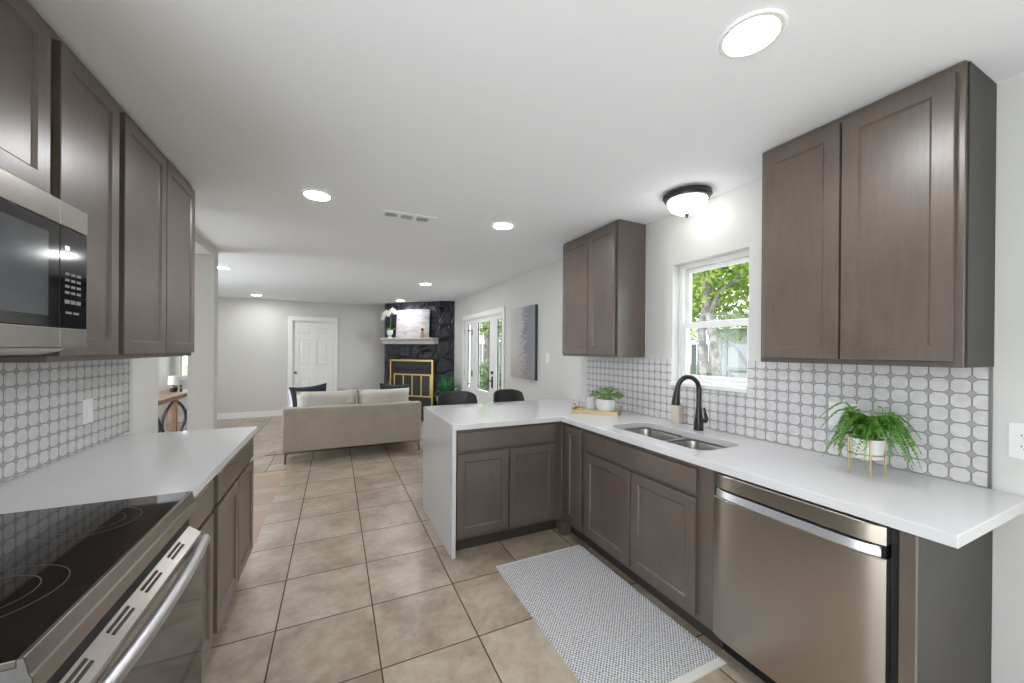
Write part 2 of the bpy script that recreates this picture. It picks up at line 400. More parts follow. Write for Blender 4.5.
struct('wall_far_left', plate(bm_(), [(3.0, 0), (YB, 0), (YB, ZC), (3.0, ZC)], [rect(3.3, 3.7, .3, 2.3), rect(5.0, 6.7, .1, 2.3)], 0, .14, Fr((XLL, 0, 0), (0, 1, 0), (0, 0, 1), (-1, 0, 0))), 'wall')  # both window holes are unseen, cut to brighten the living room
struct('wall_entry', B(XLL - .14, XL - .213, 2.86, 2.999, 0, ZC), 'wall')
struct('wall_front', B(XL - .212, XR + .17, YF - .14, YF - .001, 0, ZC), 'wall')
# baseboards
struct('baseboard_back', plate(bm_(), rect(XLL + .001, -.925, 0.002, .125), [], 0.0005, .016, Fr((0, YB, 0), (1, 0, 0), (0, 0, 1), (0, -1, 0))), 'white', bev=.004)
struct('baseboard_right', plate(bm_(), rect(3.40, 4.99, 0.002, .125), [], .0005, .016, Fr((XR, 0, 0), (0, 1, 0), (0, 0, 1), (-1, 0, 0))), 'white', bev=.004)
struct('trim_1', B(-2.82, -.505, 5.085, 5.118, .001, .006), 'tile')
# backsplashes
struct('trim_2', plate(bm_(), [(.515, .912), (3.033, .912), (3.033, 1.369), (WY1 + .002, 1.369), (WY1 + .002, WZ0 - .002), (WY0 - .002, WZ0 - .002), (WY0 - .002, 1.369), (.515, 1.369)], [], -.009, -.0005, frR), 'mosaic_r')
struct('trim_3', B(XL + .0005, XL + .009, .85, 3.032, .912, 1.368), 'mosaic_l')
struct('trim_4', B(XR - .0115, XR - .0005, .506, .5145, .912, 1.369), 'chrome')

# window over the sink
win = struct('window_1', plate(bm_(), rect(WY0, WY1, WZ0 + .016, WZ1), [rect(WY0 + .032, WY1 - .03, WZ0 + .045, WZ1 - .03)], .07, .15, frR), 'white')
struct('sash', plate(bm_(), rect(WY0 + .034, WY1 - .032, 1.59, WZ1 - .032), [rect(WY0 + .058, WY1 - .062, 1.635, WZ1 - .06)], .105, .13, frR), 'white', win)
struct('sash', plate(bm_(), rect(WY0 + .034, WY1 - .032, WZ0 + .047, 1.628), [rect(WY0 + .058, WY1 - .055, WZ0 + .068, 1.588)], .078, .103, frR), 'white', win)
struct('glass_pane', plate(bm_(), rect(WY0 + .057, WY1 - .061, 1.634, WZ1 - .059), [], .115, .119, frR), 'glass', win)
struct('glass_pane', plate(bm_(), rect(WY0 + .057, WY1 - .054, WZ0 + .067, 1.589), [], .088, .092, frR), 'glass', win)
struct('sash_lock', B(1.70, 1.75, 1.628, 1.638, .085, .10, fr=frR), 'white', win)
struct('sill', B(WY0 - .0, WY1 + .0, WZ0 - .012, WZ0 + .016, -.022, .15, fr=frR), 'white', win, bev=.004)
# window at the far end of the entry
win = struct('window_2', plate(bm_(), rect(*W2), [rect(W2[0] + .03, W2[1] - .03, W2[2] + .03, W2[3] - .03)], .03, .10, frB), 'white')
struct('glass_pane', plate(bm_(), rect(W2[0] + .029, W2[1] - .029, W2[2] + .029, W2[3] - .029), [], .06, .064, frB), 'glass', win)
struct('trim_5', plate(bm_(), rect(W2[0] - .06, W2[1] + .06, W2[2] - .06, W2[3] + .06), [rect(*W2)], -.014, -.0005, frB), 'white')

# six-panel door in the far wall
struct('trim_6', plate(bm_(), [(-.915, .001), (BX0 + .006, .001), (BX0 + .006, BZ1 - .006), (BX1 - .006, BZ1 - .006), (BX1 - .006, .001), (.045, .001), (.045, 2.108), (-.915, 2.108)], [], -.02, -.0005, frB), 'white', bev=.004)
pz = [(.2, .80), (1.03, 1.61), (1.72, 1.91)]
px = [(BX0 + .12, -.4775), (-.3775, BX1 - .12)]
holes = [rect(a, b, c, d) for a, b in px for c, d in pz]
dr = struct('door_1', plate(bm_(), rect(BX0 + .004, BX1 - .004, .008, BZ1 - .004), holes, .03, .055, frB), 'door')
for a, b in px:
    for c, d in pz:
        bm = bm_()
        L = lambda i, w: [frB(a + i, c + i, w), frB(b - i, c + i, w), frB(b - i, d - i, w), frB(a + i, d - i, w)]
        loops(bm, [L(-.002, .052), L(-.0, .046), L(.03, .046), L(.05, .036), L(.05, .0359)][::1], True, True)
        struct('raised_panel', bm, 'door', dr)
kn = struct('knob', lathe(bm_(), [(.026, 0), (.026, .006), (.011, .01), (.011, .035), (.026, .045), (.028, .058), (.018, .068)], 0, 0), 'chrome', dr, smooth=True)
for v_ in kn.data.vertices:
    c = v_.co + ROOT[dr.name]; q = Vector((-.775 + c.x, YB + .03 - c.z, .905 + c.y)); v_.co = q - ROOT[dr.name]

# glazed patio doors in the right wall: two sidelights and a door between
frD = Fr((XR, 0, 0), (0, 1, 0), (0, 0, 1), (1, 0, 0))
struct('trim_7', plate(bm_(), [(5.015, .001), (DY0 + .008, .001), (DY0 + .008, DZ1 - .008), (DY1 - .008, DZ1 - .008), (DY1 - .008, .001), (7.015, .001), (7.015, 2.065), (5.015, 2.065)], [], -.02, -.0005, frD), 'white', bev=.004)
pd = struct('door_2', plate(bm_(), [(DY0, 0.002), (DY0 + .03, .002), (DY0 + .03, DZ1 - .03), (DY1 - .03, DZ1 - .03), (DY1 - .03, .002), (DY1, .002), (DY1, DZ1), (DY0, DZ1)], [], .003, .16, frD), 'white')
def leaf_door(y0, y1, g0, g1, w0=.012):
    d = struct('door_leaf', plate(bm_(), rect(y0, y1, .012, DZ1 - .034), [rect(g0, g1, .73, 1.90)], w0, w0 + .042, frD), 'white', pd)
    struct('glass_pane', plate(bm_(), rect(g0, g1, .73, 1.90), [], w0 + .018, w0 + .024, frD), 'glass', pd)
    bm = bm_()
    for b in (.79, 1.78): box(bm, g0, g1, b - .007, b + .007, w0 + .006, w0 + .017, frD)
    for b in (g0 + .03, g1 - .03): box(bm, b - .015, b + .015, .73, 1.90, w0 + .007, w0 + .016, frD)
    struct('muntin', bm, 'bronze', pd)
leaf_door(DY0 + .032, 5.453, 5.17, 5.365); leaf_door(5.455, 6.497, 5.66, 6.245); leaf_door(6.499, DY1 - .032, 6.58, 6.80)
for y, zs in ((6.93, (1.77, 1.0)), (6.498, (1.74, .99))):
    for z in zs: struct('hinge', B(y - .018, y + .018, z - .05, z + .05, -.002, .0115, fr=frD), 'chrome', pd)
bm = bm_(); tube(bm, [frD(5.52, 1.06, .012), frD(5.52, 1.06, -.015)], .026, 16); struct('deadbolt', bm, 'bronze', pd, smooth=True)
bm = bm_(); box(bm, 5.50, 5.54, .82, 1.0, -.004, .0115, frD); tube(bm, [frD(5.52, .93, 0), frD(5.52, .93, -.045), frD(5.54, .93, -.05), frD(5.63, .925, -.05)], .009, 10)
struct('lever_handle', bm, 'bronze', pd, smooth=True)

# ------------------------------------------------------------------ cabinets
ZT0, ZT = .872, .9105
def cabinet(name, label, fr, wid, v0, v1, depth, fronts, base=True, hollow=False, group=None, toe_mat='toe', ends=()):
    """fr: u along the front, v up, w out of the face frame plane"""
    o = thing(name, label, 'cabinet', tuple(fr(wid / 2, v0 if not base else 0, -depth / 2)), group)
    b0 = .105 if base else v0
    if hollow:
        t = .018; bm = bm_()
        plate(bm, rect(0, wid, b0, v1), [rect(.115, wid - .06, b0 + .06, v1 - .19)], -.019, 0, fr)
        obj('face_frame', bm, 'cab', o)
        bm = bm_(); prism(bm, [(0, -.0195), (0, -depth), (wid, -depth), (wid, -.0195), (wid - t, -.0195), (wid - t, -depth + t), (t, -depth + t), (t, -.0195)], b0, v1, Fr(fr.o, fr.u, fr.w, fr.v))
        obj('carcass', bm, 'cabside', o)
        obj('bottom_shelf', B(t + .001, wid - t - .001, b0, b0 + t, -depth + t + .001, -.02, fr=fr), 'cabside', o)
    else:
        obj('carcass', B(0, wid, b0, v1, -depth, 0, fr=fr), 'cab', o, bev=.0015)
    if base:
        obj('toe_kick', B(.0, wid, 0.001, b0 - .001, -depth, -.065, fr=fr), toe_mat, o)
    for kind, u0, u1, w0, w1 in fronts:
        if kind == 'door': obj('door', shaker(bm_(), u0, u1, w0, w1, fr), 'cab', o)
        else: obj('drawer_front', slab(bm_(), u0, u1, w0, w1, fr), 'cab', o)
    return o
V = (0, 0, 1)
def left(y0, x=-.497): return Fr((x, y0, 0), (0, 1, 0), V, (1, 0, 0))
def right(y0, x=1.612): return Fr((x, y0, 0), (0, 1, 0), V, (-1, 0, 0))
cabinet('base_cabinet', 'narrow dark taupe base cabinet right beside the stove, one drawer over one door', left(1.690), .373, 0, ZT0 - .001, .60,
        [('drawer', .02, .335, .722, .85), ('door', .02, .335, .135, .702)])
cabinet('base_cabinet', 'dark taupe base cabinet ending the left counter, wide drawer over two doors', left(2.065), .858, 0, ZT0 - .001, .60,
        [('drawer', .025, .833, .722, .85), ('door', .025, .424, .135, .702), ('door', .434, .833, .135, .702)])
frP = Fr((.748, 2.490, 0), (1, 0, 0), V, (0, -1, 0))
cabinet('base_cabinet', 'peninsula base cabinet beside the white waterfall end, wide drawer over two doors', frP, .862, 0, ZT0 - .001, .60,
        [('drawer', .008, .795, .722, .85), ('door', .008, .395, .135, .702), ('door', .405, .795, .135, .702)])
cabinet('base_cabinet', 'corner base cabinet with one tall narrow door where peninsula meets sink run', right(2.197), .292, 0, ZT0 - .001, .63,
        [('door', .018, .215, .135, .85)])
cc = [o for o in bpy.data.objects if o.get('label', '').startswith('corner base')][0]
obj('corner_filler', B(1.578, 1.66, 2.425, 2.4885, .001, .1035), 'cab', cc)
cabinet('base_cabinet', 'sink base cabinet under the double sink, wide false drawer over two doors', right(1.181), 1.014, 0, ZT0 - .001, .63,
        [('drawer', .088, .985, .722, .848), ('door', .088, .530, .135, .702), ('door', .540, .985, .135, .702)], hollow=True)
ep = thing('end_panel', 'dark taupe end panel closing the right counter beside the dishwasher', 'cabinet panel', (1.93, .52, 0))
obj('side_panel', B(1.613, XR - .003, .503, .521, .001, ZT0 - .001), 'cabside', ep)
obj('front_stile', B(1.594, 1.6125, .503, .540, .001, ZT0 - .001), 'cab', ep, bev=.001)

def uleft(y0): return left(y0, -.825)
def uright(y0): return Fr((1.966, y0, 0), (0, 1, 0), V, (-1, 0, 0))
ZU0, ZU1 = 1.371, ZC - .003
cabinet('upper_cabinet', 'short upper cabinet above the microwave, two doors', uleft(.925), .765, 1.868, ZU1, .308,
        [('door', .025, .378, 1.89, 2.405), ('door', .386, .74, 1.89, 2.405)], base=False)
cabinet('upper_cabinet', 'narrow tall upper cabinet with one door just beyond the microwave', uleft(1.692), .403, ZU0, ZU1, .308,
        [('door', .022, .382, 1.392, 2.405)], base=False)
cabinet('upper_cabinet', 'two-door upper cabinet at the far end of the left wall', uleft(2.097), .908, ZU0, ZU1, .308,
        [('door', .022, .449, 1.392, 2.405), ('door', .459, .886, 1.392, 2.405)], base=False)
cabinet('upper_cabinet', 'large two-door upper cabinet right of the window over the fern', uright(.508), .684, ZU0, ZU1, .28,
        [('door', .020, .342, 1.392, 2.405), ('door', .350, .664, 1.392, 2.405)], base=False)
cabinet('upper_cabinet', 'two-door upper cabinet left of the window over the potted plant tray', uright(2.266), .767, ZU0, ZU1, .28,
        [('door', .020, .355, 1.392, 2.405), ('door', .363, .747, 1.392, 2.405)], base=False)

nu = [o for o in bpy.data.objects if o.get('label', '').startswith('large two-door upper')][0]
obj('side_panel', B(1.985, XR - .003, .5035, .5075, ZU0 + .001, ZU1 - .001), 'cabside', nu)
# ------------------------------------------------------------------ worktops
ct = obj('countertop', plate(bm_(), [(XL + .002, 1.684), (-.463, 1.684), (-.463, 2.936), (XL + .002, 2.936)], [], ZT0, ZT), 'quartz', bev=.003)
tag(ct, 'white quartz countertop on the left between stove and passage', 'countertop')
SX0, SX1, SY0, SY1 = 1.695, 2.035, 1.315, 2.045
ct = thing('countertop', 'L-shaped white quartz countertop with sink, running onto the waterfall peninsula', 'countertop', (1.5, 2.2, 0))
XP, YP0, YP1, XC, YC = .7177, 2.4599, 3.3815, 1.5813, .4145
obj('slab', plate(bm_(), [(XP, YP0), (XC, YP0), (XC, YC), (XR - .002, YC), (XR - .002, YP1), (XP, YP1)], [rrect(SX0, SX1, SY0, SY1, .075)], ZT0, ZT), 'quartz', ct, bev=.003)
obj('waterfall_end', B(XP, XP + .028, YP0, YP1, .001, ZT0 - .0005), 'quartz', ct, bev=.002)

# sink
sk = thing('sink', 'stainless steel double-bowl sink set into the white counter', 'sink', (1.865, 1.68, .69))
bowls = [(SY0, 1.662), (1.692, SY1)]
obj('flange', plate(bm_(), rrect(SX0 - .014, SX1 + .014, SY0 - .014, SY1 + .014, .08), [rrect(SX0 - .002, SX1 + .002, a - (.002 if a == SY0 else 0), b + (.002 if b == SY1 else 0), .07) for a, b in bowls], .862, .8715), 'sinksteel', sk)
for a, b in bowls:
    bm = bm_(); ls = []
    for ins, z, r in ((-.003, .8616, .071), (.0, .85, .07), (.012, .72, .065), (.03, .70, .06), (.09, .694, .04)):
        ls.append([Vector((x, y, z)) for x, y in rrect(SX0 + ins, SX1 - ins, a + ins, b - ins, r)])
    loops(bm, ls, False, True); bw = obj('bowl', bm, 'sinksteel', sk, smooth=True)
    obj('drain', lathe(bm_(), [(.045, .6945), (.043, .6965), (.03, .697), (.012, .6955)], (SX0 + SX1) / 2, (a + b) / 2), 'chrome', bw, smooth=True)

# faucet
FX, FY = 2.135, 1.683
fc = thing('faucet', 'tall black gooseneck faucet with pull-down spray head at the sink', 'faucet', (FX, FY, ZT))
obj('body', lathe(bm_(), [(.030, ZT + .0005), (.030, ZT + .006), (.028, ZT + .05), (.026, ZT + .07), (.0175, ZT + .135), (.0165, ZT + .15)], FX, FY), 'blackmetal', fc, smooth=True)
hd = Vector((-.98, .2, 0)).normalized()
pts = [Vector((FX, FY, ZT + .15 + .0195 * i)) for i in range(7)]; rad = .08
for i in range(1, 15):
    t = PI * i / 15 * 1.0; pts.append(Vector((FX, FY, ZT + .267)) + hd * (rad - rad * math.cos(t)) + Vector((0, 0, rad * math.sin(t))))
end = pts[-1]; pts.append(end + Vector((0, 0, -.02)) + hd * .004)
obj('gooseneck', tube(bm_(), pts, [.0155] * len(pts), 14), 'blackmetal', fc, smooth=True)
e0 = pts[-1]; dn = (Vector((0, 0, -1)) + hd * .12).normalized()
obj('spray_head', tube(bm_(), [e0, e0 + dn * .012, e0 + dn * .045, e0 + dn * .09, e0 + dn * .097], [.0165, .018, .0215, .026, .024], 16), 'blackmetal', fc, smooth=True)
hb = Vector((FX, FY, ZT + .068))
obj('lever', tube(bm_(), [hb + Vector((0, -.02, 0)), hb + Vector((0, -.052, .0)), hb + Vector((0, -.058, .012)), hb + Vector((0, -.046, .055)), hb + Vector((0, -.04, .085))], [.012, .0125, .012, .0075, .006], 12), 'blackmetal', fc, smooth=True)

# soap bottle behind the spray head
sb = thing('soap_bottle', 'putty coloured soap bottle against the backsplash behind the faucet', 'bottle', (2.205, 1.915, ZT))
bm = bm_(); loops(bm, [[Vector((x, y, z)) for x, y in rrect(2.205 - a, 2.205 + a, 1.915 - b, 1.915 + b, .008, 3)] for a, b, z in ((.02, .032, ZT + .0005), (.022, .034, ZT + .006), (.022, .034, ZT + .128), (.018, .03, ZT + .134))])
obj('body', bm, 'bottle', sb, smooth=True)
obj('cap', lathe(bm_(), [(.018, ZT + .1345), (.018, ZT + .145), (.014, ZT + .15)], 2.205, 1.915, 20), 'plastic', sb, smooth=True)

# ------------------------------------------------------------------ dishwasher
dw = thing('dishwasher', 'stainless steel dishwasher under the right counter', 'dishwasher', (1.9, .87, 0))
DA, DB = .572, 1.176
obj('tub', B(1.645, XR - .03, DA + .006, DB - .002, .10, ZT0 - .012), 'black', dw)
obj('toe_kick', B(1.68, XR - .1, DA + .006, DB - .002, .001, .098), 'black', dw)
frW = Fr((1.60, DA, 0), (0, 1, 0), V, (-1, 0, 0)); wd = DB - DA
# bowed door skin
bm = bm_(); ls = []
for i in range(25):
    t = i / 24; y = t * wd; bow = .016 * (1 - (2 * t - 1) ** 8)
    ls.append([frW(y, .115, -.04), frW(y, .115, bow), frW(y, .750, bow), frW(y, .756, bow - .004), frW(y, .756, -.04)])
loops(bm, ls); obj('door', bm, 'steel_dw', dw, smooth=True, angle=30)
bm = bm_(); ls = []
for i in range(25):
    t = i / 24; y = t * wd; bow = .020 * (1 - (2 * t - 1) ** 8)
    ls.append([frW(y, .802, -.04), frW(y, .802, bow), frW(y, .860, bow), frW(y, .864, bow - .004), frW(y, .864, -.04)])
loops(bm, ls); obj('control_strip', bm, 'steel_dw', dw, smooth=True, angle=30)
bm = bm_(); ls = []
for i in range(25):
    t = i / 24; y = .012 + t * (wd - .024); bow = .024 * (1 - (2 * t - 1) ** 8)
    ls.append([frW(y, .758, 0), frW(y, .758, bow), frW(y, .764, bow + .004), frW(y, .792, bow - .004), frW(y, .794, bow - .012), frW(y, .794, 0)])
loops(bm, ls); obj('handle', bm, 'steelbar', dw, smooth=True, angle=30)
obj('handle_pocket', B(.003, wd - .003, .757, .801, -.04, -.006, fr=frW), 'black', dw)
obj('gap_shade_strip', B(-.020, -.001, .12, ZT0 - .004, -.05, -.03, fr=frW), 'black', dw)  # black strip stands in for the shade in the side gap

# ------------------------------------------------------------------ range
rg = thing('stove', 'stainless steel slide-in electric stove with black glass cooktop', 'stove', (-.8, 1.295, 0))
RY0, RY1 = .880, 1.668
obj('body', B(-1.12, -.482, RY0 + .004, RY1 - .004, .02, .855), 'black', rg)
obj('side_trim', B(-1.12, -.460, RY0 + .001, RY1 - .001, .8555, .9045), 'darksteel', rg)
obj('cooktop', B(-1.125, -.460, RY0, RY1, .905, .9185), 'cooktop', rg, bev=.002)
frG = Fr((0, 0, 0), (1, 0, 0), V, (0, 1, 0))
bm = prism(bm_(), [(-.4595, .9195), (-.452, .9195), (-.446, .889), (-.443, .884), (-.441, .852), (-.445, .846), (-.4595, .846)], RY0 + .001, RY1 - .001, frG)
obj('front_rail', bm, 'steel', rg, bev=.0015)
obj('glare_cap', prism(bm_(), [(-.4595, .9192), (-.4522, .9192), (-.4462, .889), (-.4432, .884), (-.4412, .852), (-.445, .8462), (-.4595, .8462)], RY0 - .0015, RY0 + .0008, frG), 'darksteel', rg)  # dark cap added to hide the bright reflection on the rail end
obj('vent_gap', B(-.4815, -.458, RY0 + .01, RY1 - .01, .802, .855), 'black', rg)
dp = [(-.4735, .801), (-.462, .801), (-.426, .772), (-.422, .764), (-.422, .735), (-.4735, .735)]
od = obj('oven_door', prism(bm_(), dp, RY0 + .004, RY1 - .004, frG), 'steel', rg, bev=.002)
obj('door_glass', B(-.4735, -.4235, RY0 + .004, RY1 - .004, .165, .7345), 'ovenglass', od, bev=.002)
d_ = Vector((-.420 + .458, 0, .752 - .781)).normalized(); nrm = Vector((-d_.z, 0, d_.x)) * -1
nrm = Vector((.606, 0, .795))
for y in (1.0, 1.17, 1.33, 1.50):
    for s in (.30, .55):
        p0 = Vector((-.462, 0, .801)).lerp(Vector((-.426, 0, .772)), s) + nrm * .0008
        fr = Fr((p0.x, y, p0.z), (0, 1, 0), (.795, 0, -.606), tuple(nrm))
        obj('vent_slot', B(-.045, .045, -.0035, .0035, 0, .0012, fr=fr), 'slot', od)
hp = []
for i in range(17):
    t = i / 16; y = RY0 + .03 + t * (RY1 - RY0 - .06); hp.append((-.392 - .020 * abs(2 * t - 1) ** 2.2, y, .755))
obj('handle', tube(bm_(), hp, .0175, 14), 'steelbar', od, smooth=True)
for y in (RY0 + .05, RY1 - .05): obj('handle_mount', B(-.4218, -.408, y - .014, y + .014, .740, .763), 'steelbar', od)
obj('storage_drawer', B(-.4735, -.420, RY0 + .004, RY1 - .004, .035, .158), 'steel', rg, bev=.002)
def annulus(cx, cy, r, wdt=.002, n=48):
    bm = bm_(); z0, z1 = .9186, .9189
    loops(bm, [ring(cx, cy, z0, r, n), ring(cx, cy, z1, r, n), ring(cx, cy, z1, r - wdt, n), ring(cx, cy, z0, r - wdt, n)], False, False); return bm
for cx, cy, r in ((-.645, 1.12, .125), (-.645, 1.12, .085), (-.63, 1.48, .105), (-.63, 1.48, .07), (-.95, 1.12, .08), (-.95, 1.48, .08)):
    obj('burner_ring', annulus(cx, cy, r), 'burner', rg)

# ------------------------------------------------------------------ microwave
mw = thing('microwave', 'stainless and black over-the-range microwave under the short upper cabinet', 'microwave', (-.93, 1.33, 1.41))
frM = Fr((-.76, .95, 0), (0, 1, 0), V, (1, 0, 0))
obj('body', B(-1.13, -.7805, .951, 1.688, 1.42, 1.862), 'black', mw)
md = obj('door', B(0, .627, 1.479, 1.784, -.02, .018, fr=frM), 'ovenglass', mw, bev=.002)
obj('door_window', B(.03, .577, 1.51, 1.75, .0182, .0195, fr=frM), 'mwglass', md)
obj('top_trim', B(0, .627, 1.7845, 1.858, -.02, .020, fr=frM), 'steel', mw, bev=.003)
obj('top_trim', B(.629, .763, 1.7845, 1.858, -.02, .020, fr=frM), 'steel', mw, bev=.003)
obj('bottom_trim', B(0, .627, 1.418, 1.4785, -.02, .020, fr=frM), 'steel', mw, bev=.003)
obj('bottom_trim', B(.629, .763, 1.418, 1.4785, -.02, .020, fr=frM), 'steel', mw, bev=.003)
cp = obj('control_panel', B(.629, .763, 1.479, 1.784, -.02, .018, fr=frM), 'ovenglass', mw, bev=.002)
M['keys'] = plain('grey key print', (120, 122, 126), .5); M['disp'] = emit('green display', (.35, .9, .5), .6)
obj('display', B(.652, .672, 1.715, 1.728, .0182, .019, fr=frM), 'disp', cp)
for i in range(4):
    for j in range(3): obj('button', B(.652 + j * .028, .672 + j * .028, 1.640 - i * .019, 1.648 - i * .019, .0182, .019, fr=frM), 'keys', cp)
for i in range(3): obj('button', B(.650 + i * .028, .673 + i * .028, 1.553, 1.565, .0182, .019, fr=frM), 'keys', cp)
for i in range(2): obj('button', B(.655 + i * .036, .683 + i * .036, 1.522, 1.529, .0182, .019, fr=frM), 'keys', cp)
obj('vent_grille', B(-1.10, -.80, .97, 1.69, 1.392, 1.4195), 'black', mw)
bm = prism(bm_(), [(-.83, 1.4175), (-.742, 1.4175), (-.752, 1.408), (-.80, 1.396), (-.83, 1.396)], .97, 1.60, frG)
obj('bottom_lip', bm, 'steel', mw)

# ------------------------------------------------------------------ ceiling lights and vent
LR = .078
def recessed(loc, label):
    x, y, z = loc
    t = thing('recessed_light', label, 'ceiling light', loc, 'recessed ceiling lights')
    bm = bm_(); loops(bm, [ring(x, y, z - .0005, LR + .016, 40), ring(x, y, z - .006, LR + .012, 40), ring(x, y, z - .007, LR, 40), ring(x, y, z - .0005, LR - .004, 40)], False, False)
    obj('trim_ring', bm, 'white', t, smooth=True)
    obj('diffuser', loops(bm_(), [ring(x, y, z - .0008, LR - .005, 40), ring(x, y, z - .004, LR - .006, 40)]), 'lens', t)
    return t
zl = ZC - .0005
r0 = recessed((1.202, .768, zl), 'recessed round light nearest the camera, above the sink run')
for p, lab in (((-.118, 2.802, zl), 'recessed round light over the aisle, left of the ceiling vent'),
               ((1.232, 2.808, zl), 'recessed round light over the peninsula, right of the ceiling vent'),
               ((1.257, 5.846, zl), 'recessed round light in the living room ceiling, midway to the fireplace'),
               ((1.217, 8.062, zl), 'recessed round light in the ceiling just in front of the fireplace'),
               ((-1.307, 5.854, zl), 'recessed round light beside the end of the left wall and its passage'),
               ((-1.375, 8.561, zl), 'recessed round light near the far wall, left of the white door')):
    dup(r0, p, lab)
fx, fy = 2.045, 1.71
fl = thing('flush_light', 'flush ceiling light with dark bronze rim and lit globe above the window', 'ceiling light', (fx, fy, ZC))
obj('rim', lathe(bm_(), [(.125, ZC - .0005), (.142, ZC - .008), (.146, ZC - .022), (.136, ZC - .03), (.132, ZC - .045), (.120, ZC - .048)], fx, fy, 40), 'bronze', fl, smooth=True)
obj('globe', lathe(bm_(), [(.119, ZC - .0485), (.115, ZC - .072), (.097, ZC - .102), (.064, ZC - .122), (.02, ZC - .130)], fx, fy, 36), 'globe', fl, smooth=True)
obj('finial', lathe(bm_(), [(.008, ZC - .1305), (.017, ZC - .134), (.018, ZC - .138), (.007, ZC - .142), (.007, ZC - .152), (.003, ZC - .157)], fx, fy, 16), 'bronze', fl, smooth=True)
va = thing('ceiling_vent', 'white slatted air vent in the ceiling above the aisle', 'vent', (.49, 2.95, ZC))
obj('frame', plate(bm_(), rect(.282, .70, 2.865, 3.03), [rect(.327 + i * .116, .417 + i * .116, 2.90, 2.995) for i in range(3)], ZC - .009, ZC - .0005), 'ceil', va, bev=.002)
obj('duct', B(.32, .655, 2.895, 3.0, ZC - .0025, ZC - .0008), 'slot', va)
for i in range(3):
    for j in range(6):
        x = .331 + i * .116 + j * .0152; bm = bm_()
        loops(bm, [[Vector((x, y, ZC - .003)), Vector((x + .005, y, ZC - .0085)), Vector((x + .0062, y, ZC - .0085)), Vector((x + .0012, y, ZC - .003))] for y in (2.901, 2.994)])
        obj('slat', bm, 'plastic', va)

# ------------------------------------------------------------------ outlets and switches
def plate_thing(name, label, cat, fr, cu, cv, wd=.072, ht=.117, kind='outlet', gangs=1):
    t = thing(name, label, cat, tuple(fr(cu, cv, 0)))
    obj('cover_plate', prism(bm_(), rrect(cu - wd / 2, cu + wd / 2, cv - ht / 2, cv + ht / 2, .004, 3), .0005, .006, fr), 'plastic', t, bev=.0015)
    for g in range(gangs):
        c = cu + (g - (gangs - 1) / 2) * .046
        if kind == 'outlet':
            for s in (-.0195, .0195):
                rc = obj('socket', prism(bm_(), rrect(c - .0165, c + .0165, cv + s - .0135, cv + s + .0135, .008, 4), .0061, .0085, fr), 'plastic', t)
                for q, h in ((-.006, .0085), (.006, .007)): obj('slot', B(c + q - .0011, c + q + .0011, cv + s - .003, cv + s + h - .002, .0086, .0089, fr=fr), 'slot', rc)
                obj('slot', B(c - .002, c + .002, cv + s - .0105, cv + s - .0065, .0086, .0089, fr=fr), 'slot', rc)
        else:
            obj('rocker', B(c - .0165, c + .0165, cv - .033, cv + .033, .0061, .0085, fr=fr), 'plastic', t, bev=.001)
    return t
frRi = Fr((XR, 0, 0), (0, 1, 0), V, (-1, 0, 0)); frRb = Fr((XR - .009, 0, 0), (0, 1, 0), V, (-1, 0, 0)); frLb = Fr((XL + .009, 0, 0), (0, 1, 0), V, (1, 0, 0))
plate_thing('wall_outlet', 'white wall outlet on the painted wall at the right counter end', 'outlet', frRi, .432, 1.106, .073, .13)
plate_thing('wall_switch', 'white rocker switch on the left octagon tile backsplash', 'switch', frLb, 2.603, 1.100, .082, .122, 'switch')
plate_thing('wall_switch', 'wide white blank-looking plate on the backsplash behind the fern', 'switch', frRb, .962, 1.118, .115, .117, 'switch', 2)
plate_thing('wall_switch', 'white light switch on the living room wall right of the grey painting', 'switch', frRi, 3.784, 1.33, .075, .117, 'switch')

# ------------------------------------------------------------------ kitchen mat
t = thing('kitchen_mat', 'grey woven runner mat with ivory ends on the floor before the sink', 'mat', (1.29, 1.69, 0))
def flat(u0, u1, y0, y1, z):
    bm = bm_(); L = lambda i, h: [Vector((u0 + i, y0 + i, h)), Vector((u1 - i, y0 + i, h)), Vector((u1 - i, y1 - i, h)), Vector((u0 + i, y1 - i, h))]
    loops(bm, [L(0, .001), L(0, z - .002), L(.002, z)]); return bm
obj('woven_field', flat(.955, 1.62, 1.158, 2.240, .009), 'mat', t)
obj('hem', flat(.958, 1.617, 1.118, 1.1575, .008), 'matband', t); obj('hem', flat(.958, 1.617, 2.2405, 2.256, .008), 'matband', t)

